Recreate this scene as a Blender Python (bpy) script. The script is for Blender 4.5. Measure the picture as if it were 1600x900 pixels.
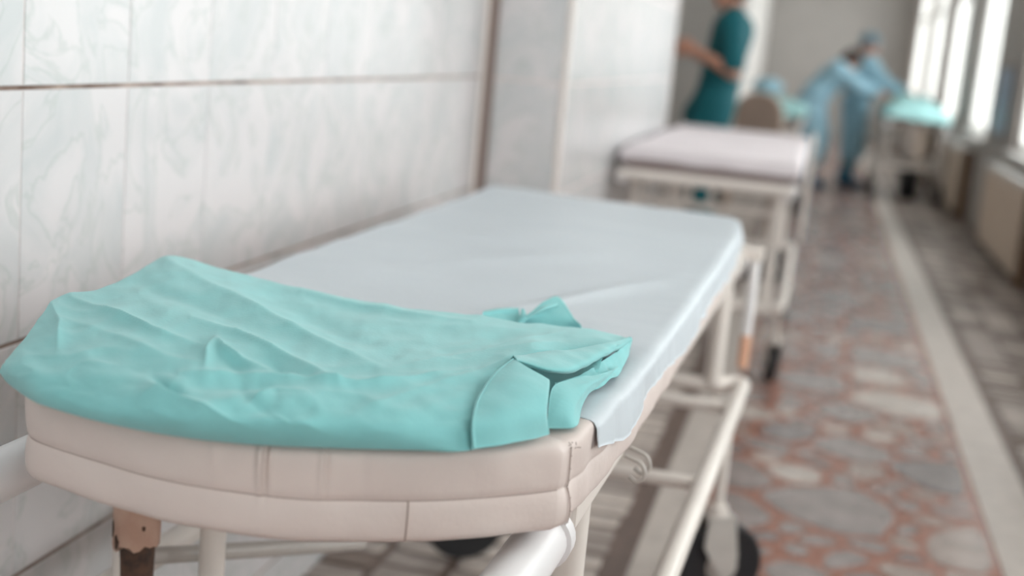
import bpy, bmesh, math, random
import numpy as np
from mathutils import Vector, Matrix, Euler, noise

for o in list(bpy.data.objects):
    bpy.data.objects.remove(o, do_unlink=True)
random.seed(7)
S = bpy.context.scene
COL = S.collection
PI = math.pi

# ------------------------------------------------------------------ camera
CAM_H = 1.2
R = np.array([[0.968774, 0.130288, -0.210957],
              [0.230643, -0.161263, 0.959582],
              [0.091002, -0.978274, -0.186277]])
FPX = 2046.95
cd = bpy.data.cameras.new('camera')
cam = bpy.data.objects.new('camera', cd)
COL.objects.link(cam)
cd.sensor_width = 36.0
cd.lens = FPX / 1600 * 36
cd.clip_start = 0.02
cd.clip_end = 200
M = Matrix(((R[0][0], -R[0][1], -R[0][2], 0), (R[1][0], -R[1][1], -R[1][2], 0),
            (R[2][0], -R[2][1], -R[2][2], CAM_H), (0, 0, 0, 1)))
cam.matrix_world = M
cd.dof.use_dof = True
cd.dof.focus_distance = 1.33
cd.dof.aperture_fstop = 2.5
S.camera = cam

# ------------------------------------------------------------------ world: bright overcast daylight
W = bpy.data.worlds.new('overcast')
S.world = W
W.use_nodes = True
bgn = W.node_tree.nodes['Background']
bgn.inputs['Color'].default_value = (1.0, 0.978, 0.972, 1)
bgn.inputs['Strength'].default_value = 7.0
S.view_settings.view_transform = 'Standard'
S.view_settings.look = 'None'
S.view_settings.gamma = 1.0
S.view_settings.use_curve_mapping = False
S.view_settings.exposure = 0.05

WALL_R = 1.36          # inner face of the window wall
GLASS = 1.43
BAYS = [(-5.2, -3.4), (-2.0, -0.2), (1.3, 3.2), (4.7, 6.6), (8.1, 9.95), (11.65, 13.2), (14.6, 16.3), (17.6, 19.3), (20.6, 22.8)]  # first two, unseen behind the camera, added to brighten the gurney front
SILL_Z, HEAD_Z, CEIL_Z = 0.74, 2.62, 2.95
for a, b in BAYS:      # sky portals in the window openings
    ld = bpy.data.lights.new('window_portal', 'AREA')
    ld.shape = 'RECTANGLE'
    ld.size = HEAD_Z - SILL_Z
    ld.size_y = b - a
    ld.cycles.is_portal = True
    lo = bpy.data.objects.new('window_portal', ld)
    COL.objects.link(lo)
    lo.location = (1.60, (a + b) / 2, (SILL_Z + HEAD_Z) / 2)
    lo.rotation_euler = (0, PI / 2, 0)

# ------------------------------------------------------------------ helpers
def ray(px, py):
    return R @ np.array([px - 800.0, py - 450.0, FPX])
def at(px, py, z):
    """point of the place at height z that the photo shows at (px, py)"""
    d = ray(px, py)
    t = (z - CAM_H) / d[2]
    return Vector((d[0] * t, d[1] * t, z))
def project(p):
    c = R.T @ np.array([p[0], p[1], p[2] - CAM_H])
    return 800 + FPX * c[0] / c[2], 450 + FPX * c[1] / c[2]

def srgb(r, g, b):
    f = lambda c: c / 12.92 if c <= 0.04045 else ((c + 0.055) / 1.055) ** 2.4
    return (f(r / 255), f(g / 255), f(b / 255), 1)

MATS = {}
def mat(name, col, rough=0.5, var=0.0, scale=20.0, bump=0.0, bscale=60.0, metal=0.0, spec=0.5, sheen=0.0, col2=None, transl=0.0, coat=0.0, detail=4.0):
    m = bpy.data.materials.new(name)
    m.use_nodes = True
    nt = m.node_tree
    p = nt.nodes['Principled BSDF']
    p.inputs['Base Color'].default_value = col
    p.inputs['Roughness'].default_value = rough
    p.inputs['Metallic'].default_value = metal
    p.inputs['Specular IOR Level'].default_value = spec
    p.inputs['Sheen Weight'].default_value = sheen
    p.inputs['Coat Weight'].default_value = coat
    tc = nt.nodes.new('ShaderNodeTexCoord')
    if var > 0 or col2:
        n = nt.nodes.new('ShaderNodeTexNoise')
        n.inputs['Scale'].default_value = scale
        n.inputs['Detail'].default_value = detail
        nt.links.new(tc.outputs['Object'], n.inputs['Vector'])
        r = nt.nodes.new('ShaderNodeValToRGB')
        c2 = col2 or tuple(max(0, c * (1 - var)) for c in col[:3]) + (1,)
        r.color_ramp.elements[0].color = c2
        r.color_ramp.elements[1].color = col
        r.color_ramp.elements[0].position = 0.35
        r.color_ramp.elements[1].position = 0.62
        nt.links.new(n.outputs['Fac'], r.inputs['Fac'])
        nt.links.new(r.outputs['Color'], p.inputs['Base Color'])
    if bump > 0:
        n2 = nt.nodes.new('ShaderNodeTexNoise')
        n2.inputs['Scale'].default_value = bscale
        n2.inputs['Detail'].default_value = 3
        nt.links.new(tc.outputs['Object'], n2.inputs['Vector'])
        b = nt.nodes.new('ShaderNodeBump')
        b.inputs['Strength'].default_value = bump
        b.inputs['Distance'].default_value = 0.01
        nt.links.new(n2.outputs['Fac'], b.inputs['Height'])
        nt.links.new(b.outputs['Normal'], p.inputs['Normal'])
    if transl > 0:
        t = nt.nodes.new('ShaderNodeBsdfTranslucent')
        t.inputs['Color'].default_value = col
        mx = nt.nodes.new('ShaderNodeMixShader')
        mx.inputs[0].default_value = transl
        out = nt.nodes['Material Output']
        nt.links.new(p.outputs[0], mx.inputs[1])
        nt.links.new(t.outputs[0], mx.inputs[2])
        nt.links.new(mx.outputs[0], out.inputs['Surface'])
    MATS[name] = m
    return m

def tile_material():
    m = bpy.data.materials.new('marbled_tile')
    m.use_nodes = True
    nt = m.node_tree
    N, L = nt.nodes, nt.links
    p = N['Principled BSDF']
    tc = N.new('ShaderNodeTexCoord')
    oi = N.new('ShaderNodeObjectInfo')
    mul = N.new('ShaderNodeVectorMath'); mul.operation = 'SCALE'; mul.inputs[0].default_value = (13, 7, 17)
    L.new(oi.outputs['Random'], mul.inputs['Scale'])
    add = N.new('ShaderNodeVectorMath')
    L.new(tc.outputs['Object'], add.inputs[0]); L.new(mul.outputs[0], add.inputs[1])
    n1 = N.new('ShaderNodeTexNoise'); n1.inputs['Scale'].default_value = 6; n1.inputs['Detail'].default_value = 5; n1.inputs['Distortion'].default_value = 1.2
    L.new(add.outputs[0], n1.inputs['Vector'])
    r1 = N.new('ShaderNodeValToRGB')
    r1.color_ramp.elements[0].position = 0.34; r1.color_ramp.elements[0].color = srgb(201, 203, 204)
    r1.color_ramp.elements[1].position = 0.58; r1.color_ramp.elements[1].color = srgb(217, 213, 214)
    L.new(n1.outputs['Fac'], r1.inputs['Fac'])
    n2 = N.new('ShaderNodeTexNoise'); n2.inputs['Scale'].default_value = 6; n2.inputs['Detail'].default_value = 7; n2.inputs['Distortion'].default_value = 1.6
    L.new(add.outputs[0], n2.inputs['Vector'])
    r2 = N.new('ShaderNodeValToRGB')
    e = r2.color_ramp.elements
    e[0].position = 0.475; e[0].color = (0, 0, 0, 1)
    e[1].position = 0.505; e[1].color = (1, 1, 1, 1)
    x = e.new(0.535); x.color = (0, 0, 0, 1)
    L.new(n2.outputs['Fac'], r2.inputs['Fac'])
    sc = N.new('ShaderNodeMath'); sc.operation = 'MULTIPLY'; sc.inputs[1].default_value = 0.36
    L.new(r2.outputs['Color'], sc.inputs[0])
    mx = N.new('ShaderNodeMix'); mx.data_type = 'RGBA'
    L.new(sc.outputs[0], mx.inputs['Factor'])
    L.new(r1.outputs['Color'], mx.inputs['A'])
    mx.inputs['B'].default_value = srgb(172, 184, 178)
    L.new(mx.outputs['Result'], p.inputs['Base Color'])
    p.inputs['Roughness'].default_value = 0.27
    b = N.new('ShaderNodeBump'); b.inputs['Strength'].default_value = 0.12; b.inputs['Distance'].default_value = 0.004
    n3 = N.new('ShaderNodeTexNoise'); n3.inputs['Scale'].default_value = 14; n3.inputs['Detail'].default_value = 1
    L.new(add.outputs[0], n3.inputs['Vector']); L.new(n3.outputs['Fac'], b.inputs['Height']); L.new(b.outputs['Normal'], p.inputs['Normal'])
    MATS['tile'] = m
    return m

def glass_material():
    m = bpy.data.materials.new('window_glass')
    m.use_nodes = True
    nt = m.node_tree
    nt.nodes.remove(nt.nodes['Principled BSDF'])
    t = nt.nodes.new('ShaderNodeBsdfTransparent'); t.inputs['Color'].default_value = (0.93, 0.96, 0.96, 1)
    g = nt.nodes.new('ShaderNodeBsdfGlossy'); g.inputs['Roughness'].default_value = 0.03
    mx = nt.nodes.new('ShaderNodeMixShader'); mx.inputs[0].default_value = 0.08
    nt.links.new(t.outputs[0], mx.inputs[1]); nt.links.new(g.outputs[0], mx.inputs[2])
    nt.links.new(mx.outputs[0], nt.nodes['Material Output'].inputs['Surface'])
    MATS['glass'] = m
    return m

def new_obj(name, me, material=None, parent=None, smooth=False):
    """me is in world coordinates when no parent; with a parent it is in the parent's local coordinates"""
    o = bpy.data.objects.new(name, me)
    COL.objects.link(o)
    if material is not None:
        if len(me.materials) == 0:
            me.materials.append(material)
    if smooth:
        for p in me.polygons:
            p.use_smooth = True
    if parent is not None:
        o.parent = parent
    return o

def from_bm(name, bm, material=None, parent=None, smooth=False, autos=None):
    me = bpy.data.meshes.new(name)
    bmesh.ops.recalc_face_normals(bm, faces=bm.faces[:])
    bm.to_mesh(me)
    bm.free()
    o = new_obj(name, me, material, parent, smooth)
    return o

def tag(o, label=None, cat=None, group=None, kind=None):
    if label: o['label'] = label
    if cat: o['category'] = cat
    if group: o['group'] = group
    if kind: o['kind'] = kind
    return o

def empty(name, loc=(0, 0, 0), rz=0.0):
    o = bpy.data.objects.new(name, None)
    COL.objects.link(o)
    o.location = loc
    o.rotation_euler = (0, 0, rz)
    o.empty_display_size = 0.05
    return o

def copy_tree(o, parent=None):
    c = o.copy(); COL.objects.link(c); c.parent = parent
    for ch in [k for k in bpy.data.objects if k.parent == o]:
        copy_tree(ch, c)
    return c

def add_box(bm, lo, hi, bevel=0.0):
    t = bmesh.new()
    bmesh.ops.create_cube(t, size=1.0)
    sx, sy, sz = (hi[0] - lo[0]), (hi[1] - lo[1]), (hi[2] - lo[2])
    for v in t.verts:
        v.co = Vector((lo[0] + (v.co.x + 0.5) * sx, lo[1] + (v.co.y + 0.5) * sy, lo[2] + (v.co.z + 0.5) * sz))
    if bevel > 0:
        bmesh.ops.bevel(t, geom=t.edges[:], offset=bevel, segments=2, affect='EDGES', profile=0.6)
    merge(bm, t)

def merge(bm, t):
    vm = {}
    for v in t.verts:
        vm[v] = bm.verts.new(v.co)
    for f in t.faces:
        try:
            bm.faces.new([vm[v] for v in f.verts])
        except ValueError:
            pass
    t.free()

def box(name, lo, hi, material, parent=None, bevel=0.0):
    bm = bmesh.new()
    add_box(bm, lo, hi, bevel)
    return from_bm(name, bm, material, parent)

def bend_path(pts, rad, n=6):
    """round the corners of a polyline"""
    pts = [Vector(p) for p in pts]
    out = [pts[0]]
    for i in range(1, len(pts) - 1):
        a, b, c = pts[i - 1], pts[i], pts[i + 1]
        r = min(rad, (b - a).length * 0.48, (c - b).length * 0.48)
        p0 = b + (a - b).normalized() * r
        p1 = b + (c - b).normalized() * r
        for k in range(n + 1):
            t = k / n
            out.append(p0 * (1 - t) ** 2 + b * 2 * t * (1 - t) + p1 * t * t)
    out.append(pts[-1])
    return out

def add_tube(bm, pts, r, seg=14, cap=True):
    pts = [Vector(p) for p in pts]
    rs = r if isinstance(r, (list, tuple)) else [r] * len(pts)
    rings = []
    up = None
    for i, p in enumerate(pts):
        if i == 0: d = pts[1] - pts[0]
        elif i == len(pts) - 1: d = pts[-1] - pts[-2]
        else: d = (pts[i + 1] - pts[i]).normalized() + (pts[i] - pts[i - 1]).normalized()
        d.normalize()
        if up is None:
            up = Vector((0, 0, 1)) if abs(d.z) < 0.9 else Vector((1, 0, 0))
        s = d.cross(up).normalized()
        up = s.cross(d).normalized()
        rings.append([bm.verts.new(p + (s * math.cos(2 * PI * k / seg) + up * math.sin(2 * PI * k / seg)) * rs[i]) for k in range(seg)])
    for a, b in zip(rings[:-1], rings[1:]):
        for k in range(seg):
            bm.faces.new((a[k], a[(k + 1) % seg], b[(k + 1) % seg], b[k]))
    if cap:
        bm.faces.new(rings[0][::-1])
        bm.faces.new(rings[-1])

def set_smooth(o, angle=40):
    me = o.data
    for p in me.polygons: p.use_smooth = True
    try:
        me.set_sharp_from_angle(angle=math.radians(angle))
    except Exception:
        pass
    return o

def tube(name, pts, r, material, parent=None, seg=14, bend=0.0):
    bm = bmesh.new()
    if bend > 0: pts = bend_path(pts, bend)
    add_tube(bm, pts, r, seg)
    return set_smooth(from_bm(name, bm, material, parent))

def lathe(bm, prof, origin, axis='z', seg=24):
    """prof: list of (radius, height)"""
    o = Vector(origin)
    rings = []
    for r, h in prof:
        ring = []
        for k in range(seg):
            a = 2 * PI * k / seg
            c, s = math.cos(a) * r, math.sin(a) * r
            if axis == 'z': q = Vector((c, s, h))
            elif axis == 'x': q = Vector((h, c, s))
            else: q = Vector((c, h, s))
            ring.append(bm.verts.new(o + q))
        rings.append(ring)
    for a, b in zip(rings[:-1], rings[1:]):
        for k in range(seg):
            bm.faces.new((a[k], a[(k + 1) % seg], b[(k + 1) % seg], b[k]))
    bm.faces.new(rings[0][::-1]); bm.faces.new(rings[-1])

def grid_mesh(name, P, material, parent=None, thick=0.0, closed_u=False):
    """P: array (nu, nv, 3) -> smooth surface, solidified when thick"""
    P = np.asarray(P, float)
    nu, nv = P.shape[:2]
    verts = P.reshape(-1, 3).tolist()
    faces = []
    for i in range(nu - (0 if closed_u else 1)):
        for j in range(nv - 1):
            a = i * nv + j; b = ((i + 1) % nu) * nv + j
            faces.append((a, b, b + 1, a + 1))
    if thick:                                # second layer offset along bounded vertex normals, rim closed
        gu, gv = np.gradient(P, axis=0), np.gradient(P, axis=1)
        n = np.cross(gu, gv)
        ln = np.linalg.norm(n, axis=2, keepdims=True)
        n = np.where(ln > 1e-12, n / np.maximum(ln, 1e-12), np.array([0, 0, 1.0]))
        if n[..., 2].sum() > 0: n = -n       # towards the underside
        k = nu * nv
        verts += (P + n * abs(thick)).reshape(-1, 3).tolist()
        faces += [tuple(q + k for q in f[::-1]) for f in faces]
        rim = [i * nv for i in range(nu)] + [(nu - 1) * nv + j for j in range(1, nv)] + [i * nv + nv - 1 for i in range(nu - 2, -1, -1)] + [j for j in range(nv - 2, 0, -1)]
        for q, r in zip(rim, rim[1:] + rim[:1]):
            faces.append((q, r, r + k, q + k))
    me = bpy.data.meshes.new(name)
    me.from_pydata(verts, [], faces)
    me.update()
    return new_obj(name, me, material, parent, smooth=True)

def catmull(P, n):
    """P (k, ...) control points -> n samples, centripetal-ish uniform Catmull-Rom"""
    P = np.asarray(P, float)
    k = len(P)
    ext = np.concatenate([[2 * P[0] - P[1]], P, [2 * P[-1] - P[-2]]])
    out = []
    for s in np.linspace(0, k - 1, n):
        i = min(int(s), k - 2); t = s - i
        p0, p1, p2, p3 = ext[i], ext[i + 1], ext[i + 2], ext[i + 3]
        out.append(0.5 * (2 * p1 + (p2 - p0) * t + (2 * p0 - 5 * p1 + 4 * p2 - p3) * t * t + (3 * p1 - p0 - 3 * p2 + p3) * t ** 3))
    return np.array(out)

def patch(rows, n, m):
    """rows of control points (each the same count) -> smooth (n, m, 3) grid"""
    A = np.array([catmull(r, m) for r in rows])
    return catmull(A, n)

# ------------------------------------------------------------------ materials
tile_material(); glass_material()
mat('grout_light', srgb(222, 206, 202), 0.8)
mat('grout_dark', srgb(176, 156, 145), 0.85, col2=srgb(98, 74, 62), scale=11, bump=0.3)
mat('paint_grey', srgb(176, 172, 168), 0.55, var=0.06, scale=3)
mat('paint_white', srgb(236, 234, 231), 0.4, var=0.03, scale=4)
mat('pier_paint', srgb(168, 160, 154), 0.5, var=0.06, scale=3)
mat('ceiling', srgb(240, 239, 236), 0.8)
mat('trim_white', srgb(232, 222, 216), 0.45)
mat('trim_taupe', srgb(140, 124, 118), 0.5)
mat('floor_bed', srgb(112, 94, 86), 0.45, var=0.25, scale=30)
mat('terrazzo_red', srgb(160, 106, 86), 0.3, col2=srgb(128, 80, 64), scale=160, detail=3)
mat('strip_stone', srgb(196, 186, 178), 0.38, var=0.15, scale=16)
mat('stone_grey', srgb(153, 142, 139), 0.26, col2=srgb(130, 120, 118), scale=9)
mat('stone_dark', srgb(136, 127, 126), 0.26, col2=srgb(112, 104, 104), scale=9)
mat('stone_pale', srgb(192, 180, 172), 0.26, col2=srgb(172, 162, 156), scale=9)
mat('stone_warm', srgb(168, 152, 144), 0.26, col2=srgb(140, 126, 120), scale=9)
mat('paver_pale', srgb(214, 202, 192), 0.45, col2=srgb(172, 162, 156), scale=12)
mat('paver_mid', srgb(174, 163, 156), 0.45, col2=srgb(146, 134, 127), scale=12)
mat('paver_brown', srgb(128, 112, 103), 0.45, col2=srgb(100, 86, 78), scale=12)
mat('vinyl', srgb(222, 208, 202), 0.48, var=0.06, scale=9, bump=0.10, bscale=45, spec=0.4)
mat('seam', srgb(158, 140, 132), 0.7)
mat('stitch', srgb(122, 98, 92), 0.8)
mat('frame_paint', srgb(232, 224, 217), 0.34, var=0.05, scale=8)
mat('grip_white', srgb(240, 238, 239), 0.3)
mat('chipped_paint', srgb(204, 172, 154), 0.6, col2=srgb(188, 152, 134), scale=22, bump=0.25, bscale=40)
mat('rust', srgb(66, 52, 46), 0.85, col2=srgb(98, 72, 58), scale=50, bump=0.4)
mat('rubber', srgb(30, 30, 33), 0.55)
mat('fork_grey', srgb(190, 184, 178), 0.4, var=0.08, scale=20)
mat('chrome', srgb(200, 200, 205), 0.2, metal=1.0)
mat('orange_grip', srgb(226, 178, 150), 0.5)
mat('gown_cloth', srgb(140, 208, 209), 0.78, var=0.07, scale=26, bump=0.05, bscale=240, spec=0.22, sheen=0.3, transl=0.06)
mat('sheet_blue', srgb(216, 224, 230), 0.42, var=0.03, scale=5, bump=0.06, bscale=60, spec=0.4, transl=0.12)
mat('film_blue', srgb(196, 214, 226), 0.35, transl=0.3)
mat('sheet_white', srgb(234, 226, 229), 0.75, var=0.05, scale=6, transl=0.05)
mat('pad_mauve', srgb(150, 132, 130), 0.6, var=0.08, scale=8)
mat('turquoise_cloth', srgb(172, 222, 222), 0.75, var=0.1, scale=10)
mat('scrub_teal', srgb(0, 98, 108), 0.75, var=0.1, scale=10)
mat('gown_blue', srgb(164, 206, 224), 0.75, var=0.12, scale=10)
mat('trouser_blue', srgb(64, 122, 146), 0.75, var=0.1, scale=10)
mat('shoe_blue', srgb(26, 84, 118), 0.6, var=0.1, scale=20)
mat('skin', srgb(206, 154, 132), 0.5, var=0.05, scale=20)
mat('hair_dark', srgb(52, 38, 34), 0.6, var=0.2, scale=90)
mat('cap_blue', srgb(124, 150, 162), 0.75)
mat('mask_blue', srgb(170, 205, 220), 0.75)
mat('eye_white', srgb(235, 232, 228), 0.3)
mat('lip', srgb(170, 100, 92), 0.5)
mat('chair_cloth', srgb(152, 132, 120), 0.7, var=0.06, scale=12)
mat('chair_edge', srgb(190, 170, 154), 0.5)
mat('cover_beige', srgb(222, 204, 186), 0.5, var=0.05, scale=6)
mat('cover_brown', srgb(118, 94, 74), 0.55, var=0.15, scale=10)
mat('board_blue', srgb(146, 166, 190), 0.4, var=0.1, scale=4)  # reflected sky put into the colour of the pier panel

# ------------------------------------------------------------------ the setting
Y0, Y1 = -6.0, 24.0
YA, YB, YC = 3.765, 6.42, 17.8
# --- floor: bed, terrazzo field, border strips, stones, pavers
floor = tag(box('floor', (-3.0, Y0 - 0.2, -0.12), (1.75, Y1 + 0.2, -0.0045), MATS['floor_bed']), kind='structure')
fx0, fx1 = -0.172, 0.592
box('terrazzo_field', (fx0, Y0, -0.010), (fx1, Y1, -0.0015), MATS['terrazzo_red'], floor)
def strip(x0, x1):
    y = Y0
    while y < Y1:
        e = min(y + 1.5, Y1)
        box('border_slab', (x0, y + 0.001, -0.012), (x1, e - 0.001, 0.0), MATS['strip_stone'], floor, bevel=0.0008)
        y = e
strip(-0.300, fx0 - 0.002)
strip(fx1 + 0.002, 0.748)

def clip_poly(poly, p, n):
    out = []
    for i in range(len(poly)):
        a, b = poly[i], poly[(i + 1) % len(poly)]
        da = (a[0] - p[0]) * n[0] + (a[1] - p[1]) * n[1]
        db = (b[0] - p[0]) * n[0] + (b[1] - p[1]) * n[1]
        if da <= 0: out.append(a)
        if (da < 0 < db) or (db < 0 < da):
            t = da / (da - db)
            out.append((a[0] + (b[0] - a[0]) * t, a[1] + (b[1] - a[1]) * t))
    return out

def chaikin(poly):
    out = []
    for i in range(len(poly)):
        a, b = poly[i], poly[(i + 1) % len(poly)]
        out.append((a[0] * .78 + b[0] * .22, a[1] * .78 + b[1] * .22))
        out.append((a[0] * .22 + b[0] * .78, a[1] * .22 + b[1] * .78))
    return out

def slab_mesh(name, poly, z0, z1):
    n = len(poly)
    v = [(x, y, z1) for x, y in poly] + [(x, y, z0) for x, y in poly]
    f = [tuple(range(n))] + [(i, n + i, n + (i + 1) % n, (i + 1) % n) for i in range(n)]
    return v, f

def make_stones():
    rnd = random.Random(21)
    seeds = []
    tries = 0
    while tries < 60000 and len(seeds) < 1200:
        tries += 1
        x = rnd.uniform(fx0 + 0.03, fx1 - 0.03); y = rnd.uniform(1.9, 23.9)
        rr = rnd.choice((0.06, 0.09, 0.13, 0.17, 0.22, 0.24))
        if all((x - s[0]) ** 2 + ((y - s[1]) * 0.85) ** 2 > (0.5 * (rr + s[2])) ** 2 * 1.7 for s in seeds if abs(y - s[1]) < 0.5):
            seeds.append((x, y, rr))
    seeds.sort(key=lambda s: s[1])
    stuffv, stufff = [], []
    count = 0
    for i, (x, y, rr) in enumerate(seeds):
        poly = [(fx0 + 0.018, y - 0.4), (fx1 - 0.018, y - 0.4), (fx1 - 0.018, y + 0.4), (fx0 + 0.018, y + 0.4)]
        for (a, b, r2) in seeds:
            if abs(b - y) > 0.7 or (a, b) == (x, y): continue
            dx, dy = a - x, b - y
            d = math.hypot(dx, dy)
            w = rr / (rr + r2)
            g = 0.008 + 0.016 * rnd.random()
            poly = clip_poly(poly, (x + dx * w - dx / d * g, y + dy * w - dy / d * g), (dx / d, dy / d))
            if len(poly) < 3: break
        if len(poly) < 3: continue
        ar = 0.5 * abs(sum(poly[k][0] * poly[(k + 1) % len(poly)][1] - poly[(k + 1) % len(poly)][0] * poly[k][1] for k in range(len(poly))))
        if ar < 0.002: continue
        poly = [(px + rnd.uniform(-.012, .012), py + rnd.uniform(-.012, .012)) for px, py in poly]
        poly = chaikin(poly)
        if len(poly) <= 8: poly = chaikin(poly)
        poly = poly[:24]
        cx = sum(q[0] for q in poly) / len(poly); cy = sum(q[1] for q in poly) / len(poly)
        mname = rnd.choices(['stone_grey', 'stone_dark', 'stone_pale', 'stone_warm'], [48, 24, 11, 17])[0]
        if count < 300 and y > 2.6:
            v, f = slab_mesh('stone', [(a - cx, b - cy) for a, b in poly], -0.006, 0.0 + rnd.uniform(-.0003, .0004))
            me = bpy.data.meshes.new('stone'); me.from_pydata(v, [], f); me.update()
            o = new_obj('stone', me, MATS[mname], floor)
            o.location = (cx, cy, 0)
            count += 1
        else:
            v, f = slab_mesh('s', poly, -0.006, 0.0)
            k = len(stuffv)
            stuffv += v; stufff += [tuple(q + k for q in ff) for ff in f]
    me = bpy.data.meshes.new('stone_field'); me.from_pydata(stuffv, [], stufff); me.update()
    o = new_obj('stone_field', me, MATS['stone_grey'], floor)
    tag(o, kind='stuff')
make_stones()

def make_pavers():
    rnd = random.Random(5)
    shapes = []
    for k in range(8):
        w, d = 0.146, 0.071
        j = lambda s: rnd.uniform(-s, s)
        poly = [(-w / 2 + j(.006), -d / 2 + j(.005)), (w / 2 + j(.006), -d / 2 + j(.005)), (w / 2 + j(.006), d / 2 + j(.005)), (-w / 2 + j(.006), d / 2 + j(.005))]
        poly = [p for a, b in zip(poly, poly[1:] + poly[:1]) for p in ((a[0] * .93 + b[0] * .07, a[1] * .93 + b[1] * .07), (a[0] * .07 + b[0] * .93, a[1] * .07 + b[1] * .93))]
        shapes.append(slab_mesh('paver', poly, -0.008, 0.0))
    meshes = {}
    for mn in ('paver_pale', 'paver_mid', 'paver_brown'):
        for k, (v, f) in enumerate(shapes):
            me = bpy.data.meshes.new('paver'); me.from_pydata(v, [], f); me.update(); me.materials.append(MATS[mn])
            meshes[(mn, k)] = me
    near, far = [], []
    for side in (0, 1):
        xs = [-0.437 - 0.166 * i for i in range(4)] if side == 0 else [0.872 + 0.166 * i for i in range(3)]
        y = Y0 + 0.1
        row = 0
        while y < Y1 - 0.1:
            for i, x in enumerate(xs + ([-0.437 - 0.166 * k for k in range(4, 14)] if side == 0 and YB + 0.06 < y < YC - 0.12 else [])):
                yy = y + (0.045 if (i % 2) else 0)
                seen = (side == 0 and 2.7 < yy < 5.4 and x > -0.8) or (side == 1 and 4.0 < yy < 9.6)
                (near if seen else far).append((x, yy, side))
            y += 0.094; row += 1
    near.sort(key=lambda t: t[1])
    far += near[300:]
    near = near[:300]
    wts = {0: [52, 38, 10], 1: [16, 36, 48]}
    for x, y, s in near:
        mn = rnd.choices(['paver_pale', 'paver_mid', 'paver_brown'], wts[s])[0]
        o = bpy.data.objects.new('paver', meshes[(mn, rnd.randrange(8))])
        COL.objects.link(o); o.parent = floor; o.location = (x, y, rnd.uniform(-.0006, .0004))
    V, F, MI = [], [], []
    for x, y, s in far:
        v, f = shapes[rnd.randrange(8)]
        k = len(V)
        V += [(a + x, b + y, c) for a, b, c in v]; F += [tuple(q + k for q in ff) for ff in f]
        MI += [rnd.choices([0, 1, 2], wts[s])[0]] * len(f)
    me = bpy.data.meshes.new('paver_field'); me.from_pydata(V, [], F); me.update()
    for mn in ('paver_pale', 'paver_mid', 'paver_brown'): me.materials.append(MATS[mn])
    me.polygons.foreach_set('material_index', MI)
    o = new_obj('paver_field', me, None, floor)
    tag(o, kind='stuff')
make_pavers()

# --- walls on the left: tiled wall, tiled pier, plain wall further down
TW, TH, ZJ = 0.257, 0.327, 0.103
XA, XB, XC = -0.97, -0.725, -1.10
wall_left = tag(box('wall_left', (XA - 0.30, Y0, 0), (XA - 0.008, YA, CEIL_Z), MATS['grout_light']), kind='structure')
wall_pier = tag(box('wall_left_pier', (XA - 0.30, YA + 0.008, 0), (XB - 0.008, YB, CEIL_Z), MATS['grout_light']), kind='structure')
# the hall opens into a side lobby between the pier and YC
wall_far = tag(box('wall_left_far', (XC - 0.2, YC, 0), (XC, Y1, CEIL_Z), MATS['paint_white']), kind='structure')
tag(box('wall_lobby_end', (-2.8, YC, 0), (XC - 0.2, YC + 0.2, CEIL_Z), MATS['paint_grey']), kind='structure')
tag(box('wall_lobby_side', (-3.0, YB, 0), (-2.8, YC + 0.2, CEIL_Z), MATS['paint_grey']), kind='structure')
tag(box('wall_lobby_near', (-2.8, YB - 0.2, 0), (XA - 0.30, YB, CEIL_Z), MATS['paint_grey']), kind='structure')

def tile_mesh(w, h, t=0.009):
    bm = bmesh.new()
    add_box(bm, (-t, -w / 2, -h / 2), (0, w / 2, h / 2))
    fr = [e for e in bm.edges if all(v.co.x > -1e-6 for v in e.verts)]
    bmesh.ops.bevel(bm, geom=fr, offset=0.0014, segments=1, affect='EDGES')
    bmesh.ops.recalc_face_normals(bm, faces=bm.faces[:])
    me = bpy.data.meshes.new('tile'); bm.to_mesh(me); bm.free()
    me.materials.append(MATS['tile'])
    return me
full = tile_mesh(TW - 0.0022, TH - 0.0052)
cache = {}
def place_tile(parent, x, ya, yb, za, zb, rz=0.0):
    w, h = round(yb - ya - 0.0022, 4), round(zb - za - 0.0052, 4)
    if w < 0.01 or h < 0.01: return
    if abs(w - (TW - 0.0022)) < 1e-3 and abs(h - (TH - 0.0052)) < 1e-3: me = full
    else:
        me = cache.setdefault((w, h), None) or tile_mesh(w, h)
        cache[(w, h)] = me
    o = bpy.data.objects.new('tile', me); COL.objects.link(o); o.parent = parent
    if rz == 0.0: o.location = (x + random.uniform(-.0004, .0004), (ya + yb) / 2, (za + zb) / 2)
    else: o.location = ((ya + yb) / 2, x, (za + zb) / 2); o.rotation_euler = (0, 0, rz)
zs = [0.0] + [ZJ + TH * k for k in range(9)]
zs = [z for z in zs if z < CEIL_Z - 0.02] + [CEIL_Z]
def span(a, b, ref, step):
    k0 = math.floor((a - ref) / step)
    c = [a]; k = k0 + 1
    while ref + k * step < b - 0.01:
        if ref + k * step > a + 0.01: c.append(ref + k * step)
        k += 1
    return c + [b]
ys = span(-1.1, YA - 0.045, 1.471, TW)
for a, b in zip(ys[:-1], ys[1:]):
    for za, zb in zip(zs[:-1], zs[1:]):
        place_tile(wall_left, XA, a, b, za, zb)
for z in zs[1:-1]:
    box('grout_line', (XA - 0.009, -1.1, z - 0.0026), (XA - 0.0013, YA - 0.045, z + 0.0026), MATS['grout_dark'], wall_left)
for y in ys[1:-1]:
    box('vertical_grout', (XA - 0.009, y - 0.0011, 0.0), (XA - 0.0016, y + 0.0011, CEIL_Z), MATS['grout_light'], wall_left)
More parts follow.
